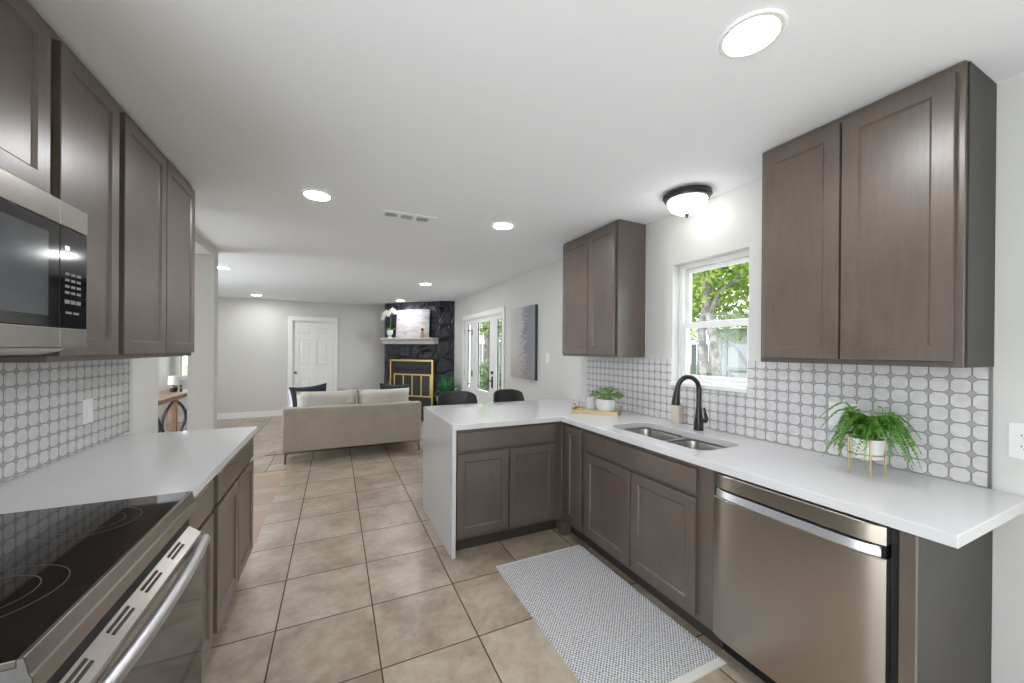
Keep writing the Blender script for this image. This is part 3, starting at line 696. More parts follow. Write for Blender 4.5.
# ------------------------------------------------------------------ foliage builders
def blade(bm, p, d, n, ln, wd):
    d = d.normalized(); s = d.cross(n)
    if s.length < 1e-4: s = d.cross(Vector((1, .3, .2)))
    s = s.normalized()
    bm.faces.new([bm.verts.new(q) for q in (p, p + d * ln * .45 + s * wd / 2, p + d * ln, p + d * ln * .45 - s * wd / 2)])
def fern(bm, c, n, rr, seed, up0=.1):
    rnd = random.Random(seed)
    for k_ in range(n):
        a = 2 * PI * k_ / n + rnd.uniform(-.25, .25); inner = rnd.random()
        ln = rnd.uniform(.7, 1.12) * rr; lift = rnd.uniform(.02, .075) + up0 * inner; droop = rnd.uniform(.07, .19)
        o = Vector((math.cos(a), math.sin(a), 0)); pts = []
        for i in range(15):
            t_ = i / 14; pts.append(Vector(c) + o * ln * (t_ ** .9) + Vector((0, 0, lift * math.sin(min(1, t_ * 1.7) * PI / 2) * 1.2 - droop * max(0, t_ - .35) ** 1.6 * 2.2)) + o.cross(Vector((0, 0, 1))) * .02 * math.sin(t_ * 3 + k_))
        tube(bm, pts[::2], .0011, 4, False)
        for i in range(2, 15):
            for q in range(2):
                f_ = q / 2; p = pts[i - 1].lerp(pts[i], f_); tg = (pts[i] - pts[i - 1]).normalized(); sd = tg.cross(Vector((0, 0, 1))).normalized()
                sz = .036 * (1 - .72 * (i / 14) ** 1.6)
                for s in (1, -1): blade(bm, p, sd * s + tg * .45 + Vector((0, 0, rnd.uniform(-.35, .25))), Vector((0, 0, 1)), sz * rnd.uniform(.8, 1.1), sz * .5)

# fern on a gold plant stand
fx0, fy0 = 2.015, .788
fe = thing('potted_fern', 'green fern in a white pot on slim gold legs, on the right counter', 'potted plant', (fx0, fy0, ZT))
obj('pot', lathe(bm_(), [(.047, .982), (.054, .986), (.058, 1.065), (.053, 1.065), (.05, 1.05)], fx0, fy0, 32), 'ceramic', fe, smooth=True)
bm = bm_()
loops(bm, [[Vector((fx0 + r * math.cos(i * PI / 16), fy0 + r * math.sin(i * PI / 16), z)) for i in range(32)] for r, z in ((.0585, 1.0), (.061, 1.0), (.061, 1.005), (.0585, 1.005))], False, False)
sd = obj('plant_stand', bm, 'gold', fe, smooth=True)
for a in (2.35, 3.75, 5.3):
    x, y = fx0 + .059 * math.cos(a), fy0 + .059 * math.sin(a)
    obj('leg', tube(bm_(), [(x, y, ZT + .0005), (x, y, 1.066)], .0032, 8), 'gold', sd, smooth=True)
obj('soil', lathe(bm_(), [(.0495, 1.045), (.0495, 1.05), (.001, 1.056)], fx0, fy0, 20), 'soil', fe)
bm = bm_(); fern(bm, (fx0, fy0 - .012, 1.055), 66, .158, 3, .075); obj('fronds', bm, 'fern', fe, recalc=False)

# tray with plant and glassware in the corner of the counter
tc = Vector((1.952, 2.500, ZT)); ta = math.radians(-46)
tr = thing('tray', 'gold rimmed serving tray holding the small leafy plant in the counter corner', 'tray', tuple(tc), None, ta, True)
TL, TW = .185, .10
obj('base', prism(bm_(), rrect(-TL, TL, -TW, TW, .012, 3), .006, .011), 'ceramic', tr)
obj('rim', plate(bm_(), rrect(-TL - .004, TL + .004, -TW - .004, TW + .004, .014, 3), [rrect(-TL + .0005, TL - .0005, -TW + .0005, TW - .0005, .012, 3)], .001, .03), 'gold', tr)
for s in (-1, 1):
    obj('handle', tube(bm_(), [(s * TL, -.055, .03), (s * (TL + .005), -.052, .05), (s * (TL + .008), -.035, .062), (s * (TL + .008), .035, .062), (s * (TL + .005), .052, .05), (s * TL, .055, .03)], .0045, 8), 'gold', tr, smooth=True)
RT = Matrix.Rotation(ta, 3, 'Z')
def tw(x, y, z=.0): return tc + RT @ Vector((x, y, z))
c = tw(.078, .022, .0115)
pl = thing('potted_plant', 'small leafy green plant in a round white pot on the gold tray', 'potted plant', tuple(c))
obj('pot', lathe(bm_(), [(.052, c.z), (.070, c.z + .015), (.080, c.z + .055), (.076, c.z + .104), (.070, c.z + .104), (.071, c.z + .085)], c.x, c.y, 32), 'ceramic', pl, smooth=True)
obj('soil', lathe(bm_(), [(.0705, c.z + .083), (.069, c.z + .089), (.001, c.z + .095)], c.x, c.y, 20), 'soil', pl)
bm = bm_(); rnd = random.Random(5)
for i in range(520):
    a = rnd.uniform(0, 2 * PI); r = .125 * math.sqrt(rnd.random()); z = c.z + .103 + rnd.random() ** .8 * .085 * (1 - (r / .15) ** 2) + .01
    d = Vector((math.cos(a), math.sin(a), rnd.uniform(-.3, .7))); blade(bm, Vector((c.x + r * math.cos(a), c.y + r * math.sin(a), z)), d + Vector((rnd.uniform(-.6, .6), rnd.uniform(-.6, .6), 0)), Vector((0, 0, 1)), rnd.uniform(.022, .036), rnd.uniform(.014, .022))
for i in range(26):
    a = i * 2.4; r = .02 + .09 * (i / 26); tube(bm, [(c.x + .3 * r * math.cos(a), c.y + .3 * r * math.sin(a), c.z + .09), (c.x + r * math.cos(a), c.y + r * math.sin(a), c.z + .145)], .0012, 4)
obj('foliage', bm, 'herb', pl, recalc=False)
q = tw(-.055, .03, .0115)
tag(obj('tumbler', lathe(bm_(), [(.033, q.z), (.036, q.z + .004), (.040, q.z + .112), (.0375, q.z + .112), (.034, q.z + .01), (.001, q.z + .009)], q.x, q.y, 32), 'tumbler', smooth=True), 'clear glass tumbler on the gold tray beside the white plant pot', 'glass')
q = tw(-.135, .0, .0115); bm = bm_()
apex = q + Vector((0, 0, .095)); vs = [q + RT @ Vector((.034 * math.cos(t), .034 * math.sin(t), .003)) for t in (0.3, 2.4, 4.5)]
for i in range(3): tube(bm, [vs[i], apex], .0022, 6); tube(bm, [vs[i], vs[(i + 1) % 3]], .0022, 6)
tag(obj('wire_ornament', bm, 'copper', smooth=True), 'little copper wire pyramid at the left end of the gold tray', 'ornament')

# ------------------------------------------------------------------ counter stools
def stool(name, label, x, y, rz):
    t = thing(name, label, 'stool', (x, y, 0), 'counter stools at the peninsula', rz, True)
    bm = bm_(); n = 14; rows = []
    for sgn in (0, 1):
        for j in range(6):
            pass
    # shell back: curved sheet with thickness, facing -y
    def P(i, j, th):
        u_ = 2 * i / n - 1; t_ = j / 6
        hw = .225 - .035 * t_ ** 2; z = .64 + .355 * t_ - .035 * abs(u_) ** 4 * t_
        y_ = .17 + .05 * t_ - .12 * abs(u_) ** 2.4 * (1 - .35 * t_)
        return Vector((u_ * hw, y_ + th, z))
    g0 = [[bm.verts.new(P(i, j, 0)) for j in range(7)] for i in range(n + 1)]; g1 = [[bm.verts.new(P(i, j, .028)) for j in range(7)] for i in range(n + 1)]
    for i in range(n):
        for j in range(6):
            bm.faces.new((g0[i][j], g0[i + 1][j], g0[i + 1][j + 1], g0[i][j + 1])); bm.faces.new((g1[i][j], g1[i][j + 1], g1[i + 1][j + 1], g1[i + 1][j]))
        for j in (0, 6): bm.faces.new((g0[i][j], g1[i][j], g1[i + 1][j], g0[i + 1][j]))
    for i in (0, n):
        for j in range(6): bm.faces.new((g0[i][j], g0[i][j + 1], g1[i][j + 1], g1[i][j]))
    obj('backrest', bm, 'charcoal', t, smooth=True, bev=.008)
    bm = bm_(); loops(bm, [[Vector((x_, y_, z)) for x_, y_ in rrect(-.215 + i, .215 - i, -.20 + i, .19 - i, .07)] for i, z in ((.02, .605), (0, .615), (0, .645), (.015, .665), (.08, .668))])
    obj('seat', bm, 'charcoal', t, smooth=True)
    for sx in (-1, 1):
        for sy in (-1, 1): obj('leg', tube(bm_(), [(sx * .15, sy * .14, .604), (sx * .205, sy * .19, .001)], [.013, .010], 10), 'blackmetal', t, smooth=True)
    for sy in (-1, 1): obj('footrest', tube(bm_(), [(-.188, sy * .174, .2), (.188, sy * .174, .2)], .007, 8), 'blackmetal', t, smooth=True)
    return t
s1 = stool('counter_stool', 'charcoal counter stool turned a little, behind the peninsula near the sofa', 1.10, 3.52, math.radians(-8))
s2 = dup(s1, (1.715, 3.50, 0), 'charcoal counter stool squarely behind the peninsula, nearer the grey painting'); s2.rotation_euler = (0, 0, math.radians(14))

# ------------------------------------------------------------------ sofa
sf = thing('sofa', 'taupe leather two-seat sofa seen from behind in the living room', 'sofa', (.257, 5.75, 0))
A0, A1, Y0, Y1 = -.583, 1.098, 5.30, 6.16
obj('back', B(A0, A1, Y0, Y0 + .16, .145, .685), 'sofa', sf, bev=.02, seg=3)
obj('back_panel', B(A0 + .15, A1 - .15, Y0 - .004, Y0 + .05, .155, .655), 'sofa', sf, bev=.004)
for x in (A0, A1 - .12): obj('arm', B(x, x + .12, Y0 + .162, Y1, .145, .60), 'sofa', sf, bev=.02, seg=3)
obj('seat_base', B(A0 + .122, A1 - .122, Y0 + .162, Y1 - .01, .145, .30), 'sofa', sf, bev=.01)
mid = (A0 + A1) / 2 + .01
for a, b in ((A0 + .125, mid - .002), (mid + .002, A1 - .125)):
    obj('seat_cushion', B(a, b, Y0 + .17, Y1 - .005, .302, .46), 'cushion', sf, bev=.04, seg=4, smooth=True, angle=0)
    bm = bm_(); cushion(bm, (a + b) / 2, Y0 + .265, .655, (b - a) * 1.015, .23, .42, Matrix.Rotation(math.radians(-7), 3, 'X'), pw=.32); obj('back_cushion', bm, 'cushion', sf, smooth=True, angle=0)
for x in (A0 + .035, A1 - .035):
    for y, s in ((Y0 + .03, 1), (Y1 - .03, -1)):
        sx = 1 if x < 0 else -1
        bm = bm_(); prism(bm, [(x - .016 * sx, .002 if s > 0 else .009), (x + .006 * sx, .002 if s > 0 else .009), (x + .010 * sx, .11), (x + .05 * sx, .135), (x + .09 * sx, .144), (x - .016 * sx, .144)], y - .012, y + .012, Fr((0, 0, 0), (1, 0, 0), V, (0, 1, 0)))
        obj('leg', bm, 'gold' if False else 'chrome', sf, bev=.002)
def pillow(name, lab, x, y, z, s, rx, rz, ry, mat):
    bm = bm_(); rot = Matrix.Rotation(math.radians(rz), 3, 'Z') @ Matrix.Rotation(math.radians(rx), 3, 'X') @ Matrix.Rotation(math.radians(ry), 3, 'Y')
    cushion(bm, x, y, z, s, .13, s, rot, 12, .5, .11); tag(obj(name, bm, mat, smooth=True, angle=0), lab, 'pillow')
pillow('throw_pillow', 'dark navy pillow peeking above the left end of the sofa back', -.315, 5.80, .70, .46, -14, 0, -6, 'navy')
pillow('throw_pillow', 'white pillow behind the dark navy one at the sofa left end', -.40, 6.02, .675, .40, -16, 24, 4, 'cream')
pillow('throw_pillow', 'dark navy pillow just showing behind the right sofa cushion', .80, 5.80, .695, .44, -14, 0, 3, 'navy')
o = obj('rug', flat(-.84, 1.5, 5.87, 7.6, .008), 'rug'); tag(o, 'faded pinkish rug under the coffee table beyond the sofa', 'rug')
ctb = thing('coffee_table', 'dark legged coffee table mostly hidden beyond the sofa', 'table', (.35, 6.95, 0))
obj('table_top', prism(bm_(), rrect(-.2, .9, 6.62, 7.28, .05), .40, .44), 'table_wood', ctb, bev=.005)
for x in (-.1, .8):
    for y in (6.70, 7.2): obj('leg', B(x - .025, x + .025, y - .025, y + .025, .009, .399), 'blackmetal', ctb)
vz = thing('bud_vase', 'small vase with thin dark twigs showing just over the sofa cushions', 'vase', (.17, 6.9, .44))
obj('vase', lathe(bm_(), [(.035, .4405), (.05, .49), (.045, .56), (.02, .62), (.024, .64), (.018, .64)], .17, 6.9, 24), 'concrete', vz, smooth=True)
bm = bm_(); rnd = random.Random(2)
for i in range(9):
    a = rnd.uniform(0, 6.3); r = rnd.uniform(.03, .2); z = rnd.uniform(.70, .80); tube(bm, [(.17, 6.9, .63), (.17 + .4 * r * math.cos(a), 6.9 + .4 * r * math.sin(a), .7), (.17 + r * math.cos(a), 6.9 + r * math.sin(a), z)], .0035, 5)
obj('twigs', bm, 'bronze', vz)

# ------------------------------------------------------------------ corner fireplace (local frame: x along the face, y into the corner)
fa = math.atan2(-.714, .70); fo = Vector((.98, 8.72, 0))
fp = thing('fireplace', 'black painted stone corner fireplace with brass framed firebox', 'fireplace', tuple(fo), None, fa, True)
RI = Matrix.Rotation(-fa, 3, 'Z')
def lo(x, y): v_ = RI @ (Vector((x, y, 0)) - fo); return (v_.x, v_.y)
FWD = 1.42
bm = bm_(); poly = [(0, .04), (FWD, .04), lo(XR - .004, 7.60), lo(XR - .004, YB - .004), lo(1.04, YB - .004)]
prism(bm, poly, .001, ZC - .002)
obj('chimney_breast', bm, 'stone', fp)
def stones(bm, A, Bp, z0, z1, nu, nv, hole=None, push=.032):
    """rough stone skin between two plan points, displaced outwards"""
    A, Bp = Vector((*A, 0)), Vector((*Bp, 0)); t = (Bp - A).normalized(); nrm = Vector((t.y, -t.x, 0)); g = []
    for i in range(nu + 1):
        row = []
        for j in range(nv + 1):
            p = A.lerp(Bp, i / nu); z = z0 + (z1 - z0) * j / nv; q = Vector((p.x * 3.4, z * 3.4, p.y * 3.4 + 3))
            q += noise.noise_vector(q * .8) * .45
            d, _ = noise.voronoi(q); e_ = min(1, (d[1] - d[0]) * 2.6)
            h = push * (.25 + .6 * e_ + .45 * noise.noise(q * 2.3) * e_)
            if hole and hole[0] < (p - A).length < hole[1] and z < hole[2]: h = -.02
            if i in (0, nu): h = 0
            row.append(bm.verts.new(p + nrm * h + Vector((0, 0, z))))
        g.append(row)
    for i in range(nu):
        for j in range(nv): bm.faces.new((g[i][j], g[i + 1][j], g[i + 1][j + 1], g[i][j + 1]))
bm = bm_(); stones(bm, (0, .038), (FWD, .038), .002, ZC - .002, 70, 110, (.14, 1.30, 1.215)); obj('stone_facing', bm, 'stone', fp, smooth=True, angle=0)
bm = bm_(); stones(bm, (FWD, .038), lo(XR - .006, 7.62), .002, ZC - .002, 18, 110, None, .03); obj('stone_facing', bm, 'stone', fp, smooth=True, angle=0)
bm = bm_(); stones(bm, lo(1.04, YB - .006), (0, .038), .002, ZC - .002, 24, 110, None, .012); obj('stone_facing', bm, 'stone', fp, smooth=True, angle=0)
obj('hearth', B(-.02, FWD + .02, -.40, .0, .002, .20), 'stone', fp, bev=.02)
frX = Fr((0, 0, 0), (1, 0, 0), V, (0, -1, 0))
bx0, bx1, bz0, bz1 = .165, 1.265, .205, 1.205
sr = obj('brass_surround', plate(bm_(), [(bx0, bz0), (bx0 + .04, bz0), (bx0 + .04, bz1 - .04), (bx1 - .04, bz1 - .04), (bx1 - .04, bz0), (bx1, bz0), (bx1, bz1), (bx0, bz1)], [], -.03, .03, frX), 'brass', fp, bev=.004)
obj('firebox_panel', B(bx0 + .041, bx1 - .041, bz0, bz1 - .041, -.03, -.005, fr=frX), 'firebox', fp)
obj('vent_slot', B(bx0 + .10, bx1 - .10, .95, 1.04, -.0045, .002, fr=frX), 'black', fp)
gx0, gx1, gz0, gz1 = .285, 1.195, .43, .875
gw = (gx1 - gx0) / 4
gd = obj('door_frame', plate(bm_(), rect(gx0 - .02, gx1 + .02, gz0 - .02, gz1 + .02), [rect(gx0 + i * gw + .013, gx0 + (i + 1) * gw - .013, gz0 + .008, gz1 - .008) for i in range(4)], 0, .022, frX), 'brass', fp, bev=.002)
for i in range(4): obj('glass_panel', B(gx0 + i * gw + .012, gx0 + (i + 1) * gw - .012, gz0 + .007, gz1 - .007, .001, .008, fr=frX), 'fireglass', gd)
mp = [(.036, 1.536), (-.15, 1.536), (-.15, 1.565), (-.165, 1.575), (-.175, 1.60), (-.21, 1.625), (-.225, 1.635), (-.225, 1.668), (.036, 1.668)]
bm = bm_(); prism(bm, mp, .06, 1.36, Fr((0, 0, 0), (0, 1, 0), V, (1, 0, 0)))
obj('mantel_shelf', bm, 'mantel', fp)
RF = Matrix.Rotation(fa, 3, 'Z')
def fw_(x, y, z): return fo + RF @ Vector((x, y, z))
# canvas leaning on the mantel
cv = thing('canvas', 'pale abstract landscape canvas leaning on the mantel shelf', 'painting', tuple(fw_(.77, -.055, 1.669)), None, fa, True)
tl = math.radians(-4); frC = Fr((0, -.02, 0.002), (1, 0, 0), (0, math.sin(-tl), math.cos(tl)), (0, -math.cos(tl), math.sin(-tl)))
obj('stretcher', B(-.41, .41, .0, .60, -.022, 0, fr=frC), 'ceramic', cv)
obj('painted_face', B(-.41, .41, .0, .60, .0003, .0035, fr=frC), 'landscape', cv)
# orchid
oc = fw_(.245, -.13, 1.669)
oz = 1.6695
oh = thing('orchid', 'white orchid in a white footed pot at the left end of the mantel', 'potted plant', tuple(oc))
obj('pot', lathe(bm_(), [(.05, oz), (.05, oz + .01), (.03, oz + .03), (.03, oz + .045), (.062, oz + .08), (.068, oz + .165), (.06, oz + .165), (.055, oz + .13)], oc.x, oc.y, 28), 'ceramic', oh, smooth=True)
rv = RF @ Vector((1, 0, 0)); stem1 = [oc + Vector((0, 0, .14)), oc + rv * .01 + Vector((0, 0, .36)), oc + rv * -.01 + Vector((0, 0, .50)), oc + rv * -.07 + Vector((0, 0, .555)), oc + rv * -.13 + Vector((0, 0, .49))]
stem2 = [oc + Vector((0, 0, .14)), oc + rv * .03 + Vector((0, 0, .38)), oc + rv * .06 + Vector((0, 0, .54)), oc + rv * .12 + Vector((0, 0, .585))]
obj('stem', tube(bm_(), stem1, .005, 6), 'fern', oh, smooth=True); obj('stem', tube(bm_(), stem2, .005, 6), 'fern', oh, smooth=True)
bm = bm_()
for a in (0.4, 1.7, 3.3, 4.6, 5.6): 
    o_ = Vector((math.cos(a), math.sin(a), 0)); p0 = oc + Vector((0, 0, .15))
    blade(bm, p0, o_ + Vector((0, 0, .5)), Vector((0, 0, 1)), .17, .055)
obj('leaves', bm, 'fern', oh, recalc=False)
rnd = random.Random(11)
face = RF @ Vector((0, -1, 0)); face = (face + Vector((-.2, -.3, 0))).normalized()
for cpt in [stem1[2], stem1[3], (stem1[2] + stem1[3]) / 2, (stem1[3] + stem1[4]) / 2, stem1[4], stem1[4] + Vector((0, 0, -.06)) - rv * .02, stem2[2] + rv * -.03, stem2[3], stem2[3] + Vector((0, 0, -.05)) + rv * .03, (stem2[2] + stem2[3]) / 2 + Vector((0, 0, .03))]:
    bm = bm_(); cpt = cpt + face * .03 + Vector((rnd.uniform(-.01, .01), 0, rnd.uniform(-.01, .01))); sx = Vector((0, 0, 1)).cross(face).normalized()
    for kk in range(5):
        a = PI / 2 + kk * 2 * PI / 5; d = sx * math.cos(a) + Vector((0, 0, 1)) * math.sin(a)
        blade(bm, cpt, d + face * .25, face, .068, .066 if kk in (1, 4) else .05)
    blade(bm, cpt + face * .006, face * .8 - Vector((0, 0, .5)), Vector((0, 0, 1)), .02, .016)
    obj('flower', bm, 'petal', oh, recalc=False)
# small figurine in front of the canvas
q = fw_(1.085, -.162, 1.669)
fg = thing('figurine', 'small tan seated figurine at the right corner of the mantel canvas', 'figurine', tuple(q))
M['terracotta'] = plain('tan clay', (186, 150, 128), .7, var=.2, scale=30)
obj('body', lathe(bm_(), [(.05, q.z + .0005), (.055, q.z + .02), (.045, q.z + .07), (.04, q.z + .10), (.022, q.z + .125), (.015, q.z + .135)], q.x, q.y, 20), 'terracotta', fg, smooth=True)
obj('head', lathe(bm_(), [(.012, q.z + .136), (.026, q.z + .15), (.03, q.z + .168), (.022, q.z + .188), (.004, q.z + .196)], q.x, q.y, 18), 'bronze', fg, smooth=True)

# plant beside the fireplace
px_, py_ = 1.985, 7.22
pt = thing('potted_plant', 'spiky green plant in a tall grey pot beside the fireplace', 'potted plant', (px_, py_, 0))
obj('pot', lathe(bm_(), [(.14, .001), (.15, .01), (.20, .50), (.18, .50), (.175, .44)], px_, py_, 32), 'concrete', pt, smooth=True)
obj('soil', lathe(bm_(), [(.176, .43), (.176, .44), (.001, .45)], px_, py_, 24), 'soil', pt)
bm = bm_(); rnd = random.Random(4)
for i in range(130):
    a = rnd.uniform(0, 2 * PI); el = rnd.uniform(.2, 1.4); ln = rnd.uniform(.34, .52); o_ = Vector((math.cos(a), math.sin(a), 0)); sd_ = Vector((-o_.y, o_.x, 0)); L_ = []; R_ = []
    for j in range(6):
        t_ = j / 5; p = Vector((px_, py_, .50)) + o_ * (.02 + ln * t_ * math.cos(el)) + Vector((0, 0, ln * math.sin(el) * t_ - .16 * t_ * t_ * math.cos(el))); hw = .019 * (1 - t_) ** .7 + .0015; p.x = min(p.x, 2.21 + .01 * t_)
        L_.append(bm.verts.new(p + sd_ * hw)); R_.append(bm.verts.new(p - sd_ * hw))
    for j in range(5): bm.faces.new((L_[j], L_[j + 1], R_[j + 1], R_[j]))
obj('foliage', bm, 'palm', pt, recalc=False)

# wall painting
pn = thing('wall_painting', 'tall grey abstract painting hanging on the right living room wall', 'painting', (XR - .02, 4.39, 1.05))
obj('canvas_box', B(4.035, 4.735, 1.05, 1.985, .002, .038, fr=frRi), 'canvas_edge', pn)
obj('painted_face', B(4.035, 4.735, 1.05, 1.985, .0383, .042, fr=frRi), 'painting', pn)

# ------------------------------------------------------------------ entry console and lamp
cn = thing('console_table', 'brown wooden console table with curved iron braces seen through the passage', 'table', (-2.05, 6.1, 0))
TX0, TX1, TY0, TY1, TZ = -2.24, -1.86, 5.4, 7.2, .80
obj('table_top', B(TX0, TX1, TY0, TY1, TZ - .055, TZ), 'table_wood', cn, bev=.005)
obj('shelf', B(TX0 + .03, TX1 - .03, TY0 + .03, TY1 - .03, .16, .20), 'table_wood', cn, bev=.004)
for x in (TX0 + .04, TX1 - .04):
    for y in (TY0 + .05, (TY0 + TY1) / 2, TY1 - .05):
        obj('leg', B(x - .024, x + .024, y - .024, y + .024, .001, .159), 'table_wood', cn); obj('leg', B(x - .024, x + .024, y - .024, y + .024, .201, TZ - .056), 'table_wood', cn)
for c0, c1 in ((TY0 + .085, (TY0 + TY1) / 2 - .035), ((TY0 + TY1) / 2 + .035, TY1 - .085)):
    for s in (0, 1):
        pts = []
        for i in range(15):
            t_ = i / 14; za = .215 + t_ * (TZ - .285); b_ = 1 - (2 * t_ - 1) ** 2; hwid = (c1 - c0) * .46
            pts.append((TX1 - .04, (c0 + hwid * b_) if s == 0 else (c1 - hwid * b_), za))
        obj('iron_brace', tube(bm_(), pts, .017, 8), 'iron', cn, smooth=True)
lx, ly = -2.06, 6.80
lm = thing('table_lamp', 'small table lamp with pale shade and dark base on the console', 'lamp', (lx, ly, TZ))
obj('base', lathe(bm_(), [(.036, TZ + .0005), (.042, TZ + .01), (.042, TZ + .075), (.034, TZ + .085), (.008, TZ + .09), (.006, TZ + .12)], lx, ly, 24), 'bronze', lm, smooth=True)
obj('neck_band', lathe(bm_(), [(.0425, TZ + .06), (.0435, TZ + .062), (.0435, TZ + .076), (.036, TZ + .086)], lx, ly, 24, False, False), 'gold', lm, smooth=True)
obj('lamp_shade', lathe(bm_(), [(.064, TZ + .10), (.060, TZ + .225), (.058, TZ + .225), (.062, TZ + .10)], lx, ly, 28, False, False), 'shade', lm, smooth=True)
o = obj('bottle', lathe(bm_(), [(.014, TZ + .0005), (.016, TZ + .03), (.006, TZ + .055), (.006, TZ + .065), (.012, TZ + .07), (.012, TZ + .095), (.003, TZ + .10)], -1.975, 6.78, 16), 'blackmetal', smooth=True)
tag(o, 'little dark bottle next to the lamp on the console', 'bottle')

# ------------------------------------------------------------------ outdoors
GZ = -.15
o = struct('ground', B(XR + .2, 40, -12, 45, GZ - .1, GZ), 'grass')
o = struct('ground', B(-20, XR + .15, YB + .35, 45, GZ - .1, GZ), 'grass')
M['patio'] = plain('pale concrete patio', (170, 166, 160), .9, var=.05, scale=4)
struct('ground', B(XR + .2, 5.2, -8, 12.5, GZ, GZ + .06), 'patio')  # near stretch is unseen, added to keep green bounce light off the counter
def tree(lab, trunks, blobs, nleaf, seed, lf=.11, mat='tree'):
    base = trunks[0][0][0]
    t = thing('tree', lab, 'tree', base)
    for pts, rs in trunks: obj('trunk', tube(bm_(), pts, rs, 10), 'bark', t, smooth=True)
    rnd = random.Random(seed); bm = bm_(); tot = sum(b[3] ** 2 for b in blobs)
    for cx, cy, cz, r in blobs:
        for i in range(int(nleaf * r * r / tot)):
            d = Vector((rnd.gauss(0, 1), rnd.gauss(0, 1), rnd.gauss(0, 1))).normalized() * r * (rnd.random() ** .45)
            p = Vector((cx, cy, cz)) + d; dd = Vector((rnd.gauss(0, 1), rnd.gauss(0, 1), rnd.gauss(0, .7))); blade(bm, p, dd, Vector((rnd.gauss(0, 1), rnd.gauss(0, 1), rnd.gauss(0, 1))), lf * rnd.uniform(.7, 1.3), lf * .6)
    obj('foliage', bm, mat, t, recalc=False); return t
tree('twin-trunked shade tree with bright leaves outside the kitchen window',
     [([(6.95, 5.34, GZ), (7, 5.38, .9), (7, 5.47, 1.9), (7.05, 5.36, 2.6), (7.1, 5.5, 3.6)], [.12, .095, .08, .07, .04]),
      ([(7.0, 5.02, GZ), (7, 5.09, .9), (7, 5.22, 1.85), (7, 5.32, 2.3), (7, 5.42, 2.9), (6.9, 5.5, 3.8)], [.12, .088, .08, .07, .06, .03]),
      ([(7, 5.28, 2.2), (7, 5.05, 2.62), (6.95, 4.6, 2.85), (6.9, 4.0, 3.1)], [.055, .045, .036, .025])],
     [(7.2, 5.6, 3.3, 1.1), (7.3, 4.7, 3.5, 1.0), (7.9, 5.2, 3.0, 1.0), (7.4, 6.2, 2.7, .75), (7.5, 4.3, 2.75, .7), (8.0, 5.6, 2.2, .6), (8.2, 6.6, 2.4, .8), (8.2, 4.6, 2.2, .5), (6.9, 3.8, 3.3, .8)], 9500, 1)
tree('second leafy tree standing beyond the twin-trunked one', [([(11.5, 9.6, GZ), (11.5, 9.7, 2.2), (11.4, 9.5, 4)], [.16, .12, .06])],
     [(11.5, 9.6, 3.4, 1.5), (11.0, 8.3, 3.9, 1.2), (12, 7.4, 4.4, 1.3), (11.5, 10.6, 2.6, 1.0)], 6500, 2, .14)
tree('garden tree seen through the middle pane of the glazed doors', [([(5.1, 13.0, GZ), (5.15, 13.1, 1.6), (5.0, 13.2, 3.4)], [.15, .12, .06])],
     [(5.0, 13.0, 2.7, .8), (5.6, 13.5, 2.2, .6), (6.8, 14.2, 2.8, 1.1), (4.4, 13.4, 3.1, .8)], 5000, 3, .13)
tree('garden tree seen through the right sidelight of the glazed doors', [([(7.1, 13.4, GZ), (7.1, 13.5, 1.6), (7.0, 13.4, 3.2)], [.14, .10, .05])],
     [(7.0, 13.2, 3.0, .9), (8.2, 13.8, 2.6, .9), (9, 13, 3.2, 1.0)], 4200, 6, .13)
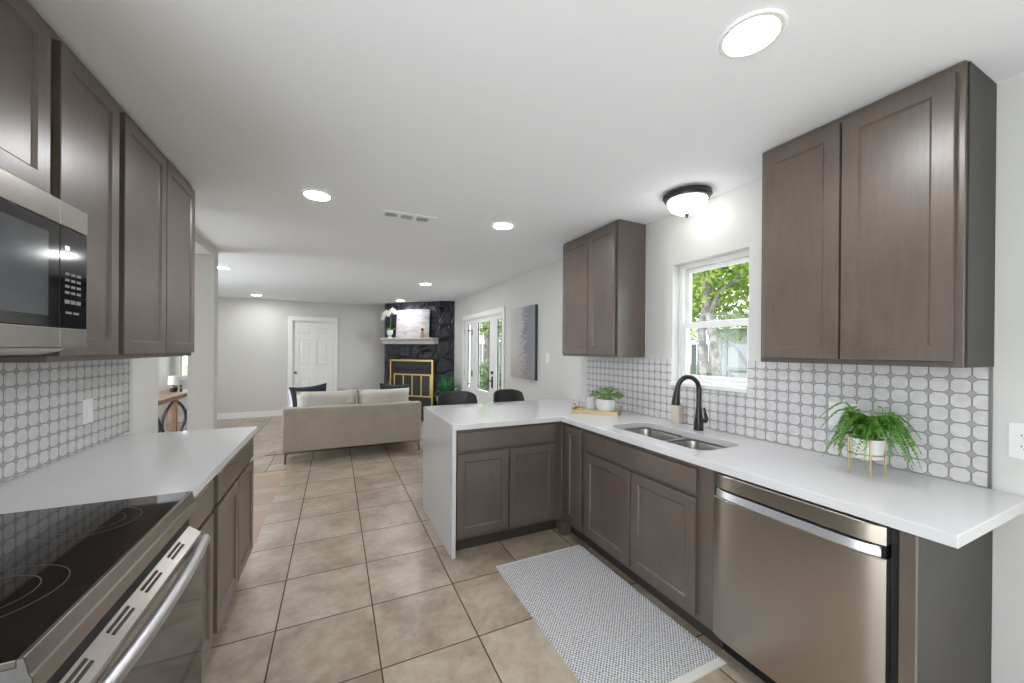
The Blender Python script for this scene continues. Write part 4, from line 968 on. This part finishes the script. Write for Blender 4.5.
def bush(lab, x, y, rx, h, seed, mat='hedge'):
    t = thing('bush', lab, 'bush', (x, y, GZ)); rnd = random.Random(seed); bm = bm_()
    for i in range(900):
        d = Vector((rnd.gauss(0, 1), rnd.gauss(0, 1), rnd.gauss(0, 1))).normalized() * rnd.random() ** .4
        blade(bm, Vector((x + d.x * rx, y + d.y * rx, GZ + h / 2 + .05 + d.z * h / 2)), Vector((rnd.gauss(0, 1), rnd.gauss(0, 1), rnd.gauss(0, .8))), Vector((rnd.gauss(0, 1), rnd.gauss(0, 1), 1)), .12, .07)
    obj('foliage', bm, mat, t, recalc=False); obj('stem', tube(bm_(), [(x, y, GZ), (x, y, GZ + h * .6)], .03, 6), 'bark', t)
bush('round green bush outside, low behind the middle glazed door', 4.35, 10.9, .7, 1.15, 1)
bush('round green bush outside, next to the patio toward the right sidelight', 5.6, 11.3, .65, .95, 2)
# white shed with a braced door
sh = thing('shed', 'white board shed with braced door seen through the kitchen window', 'shed', (12.2, 7.6, GZ))
bm = bm_(); box(bm, 11.0, 13.4, 4.2, 8.15, GZ, 2.12)
obj('wall', bm, 'shed', sh)
M['shedroof'] = plain('grey shingles', (150, 150, 152), .9, var=.1, scale=10)
bm = bm_(); prism(bm, [(10.8, 2.125), (13.6, 2.125), (12.2, 2.75)], 4.0, 8.3, Fr((0, 0, 0), (1, 0, 0), V, (0, 1, 0))); obj('roof', bm, 'shedroof', sh)
frS = Fr((11.0, 0, 0), (0, 1, 0), V, (-1, 0, 0))
M['shedtrim'] = plain('darker white boards', (112, 115, 120), .7)  # door boards, a darker grey white than the walls
sd = obj('door', plate(bm_(), rect(6.85, 7.75, GZ + .05, 1.98), [rect(6.93, 7.67, GZ + .15, .85), rect(6.93, 7.67, .95, 1.90)], .002, .03, frS), 'shedtrim', sh)
for z0, z1 in ((GZ + .15, .85), (.95, 1.90)):
    bm = bm_(); prism(bm, [(6.93, z0), (7.01, z0), (7.67, z1), (7.59, z1)], .003, .026, frS); obj('brace', bm, 'shedtrim', sd)
for i in range(13): obj('batten', B(4.3 + i * .3 - .02, 4.3 + i * .3 + .02, GZ + .02, 2.11, .001, .012, fr=frS), 'shed', sh) if not 6.8 < 4.3 + i * .3 < 7.8 else None
fn = thing('fence', 'white board fence running behind the garden trees', 'fence', (11, 11, GZ))
bm = bm_()
for i in range(60):
    x = 14.2 - .17 * i; y = 9.2 + .13 * i
    obj('board', prism(bm_(), [(x, y), (x - .155, y + .118), (x - .14, y + .138), (x + .015, y + .02)], GZ + .02, 1.72), 'shed', fn)
bm = bm_()
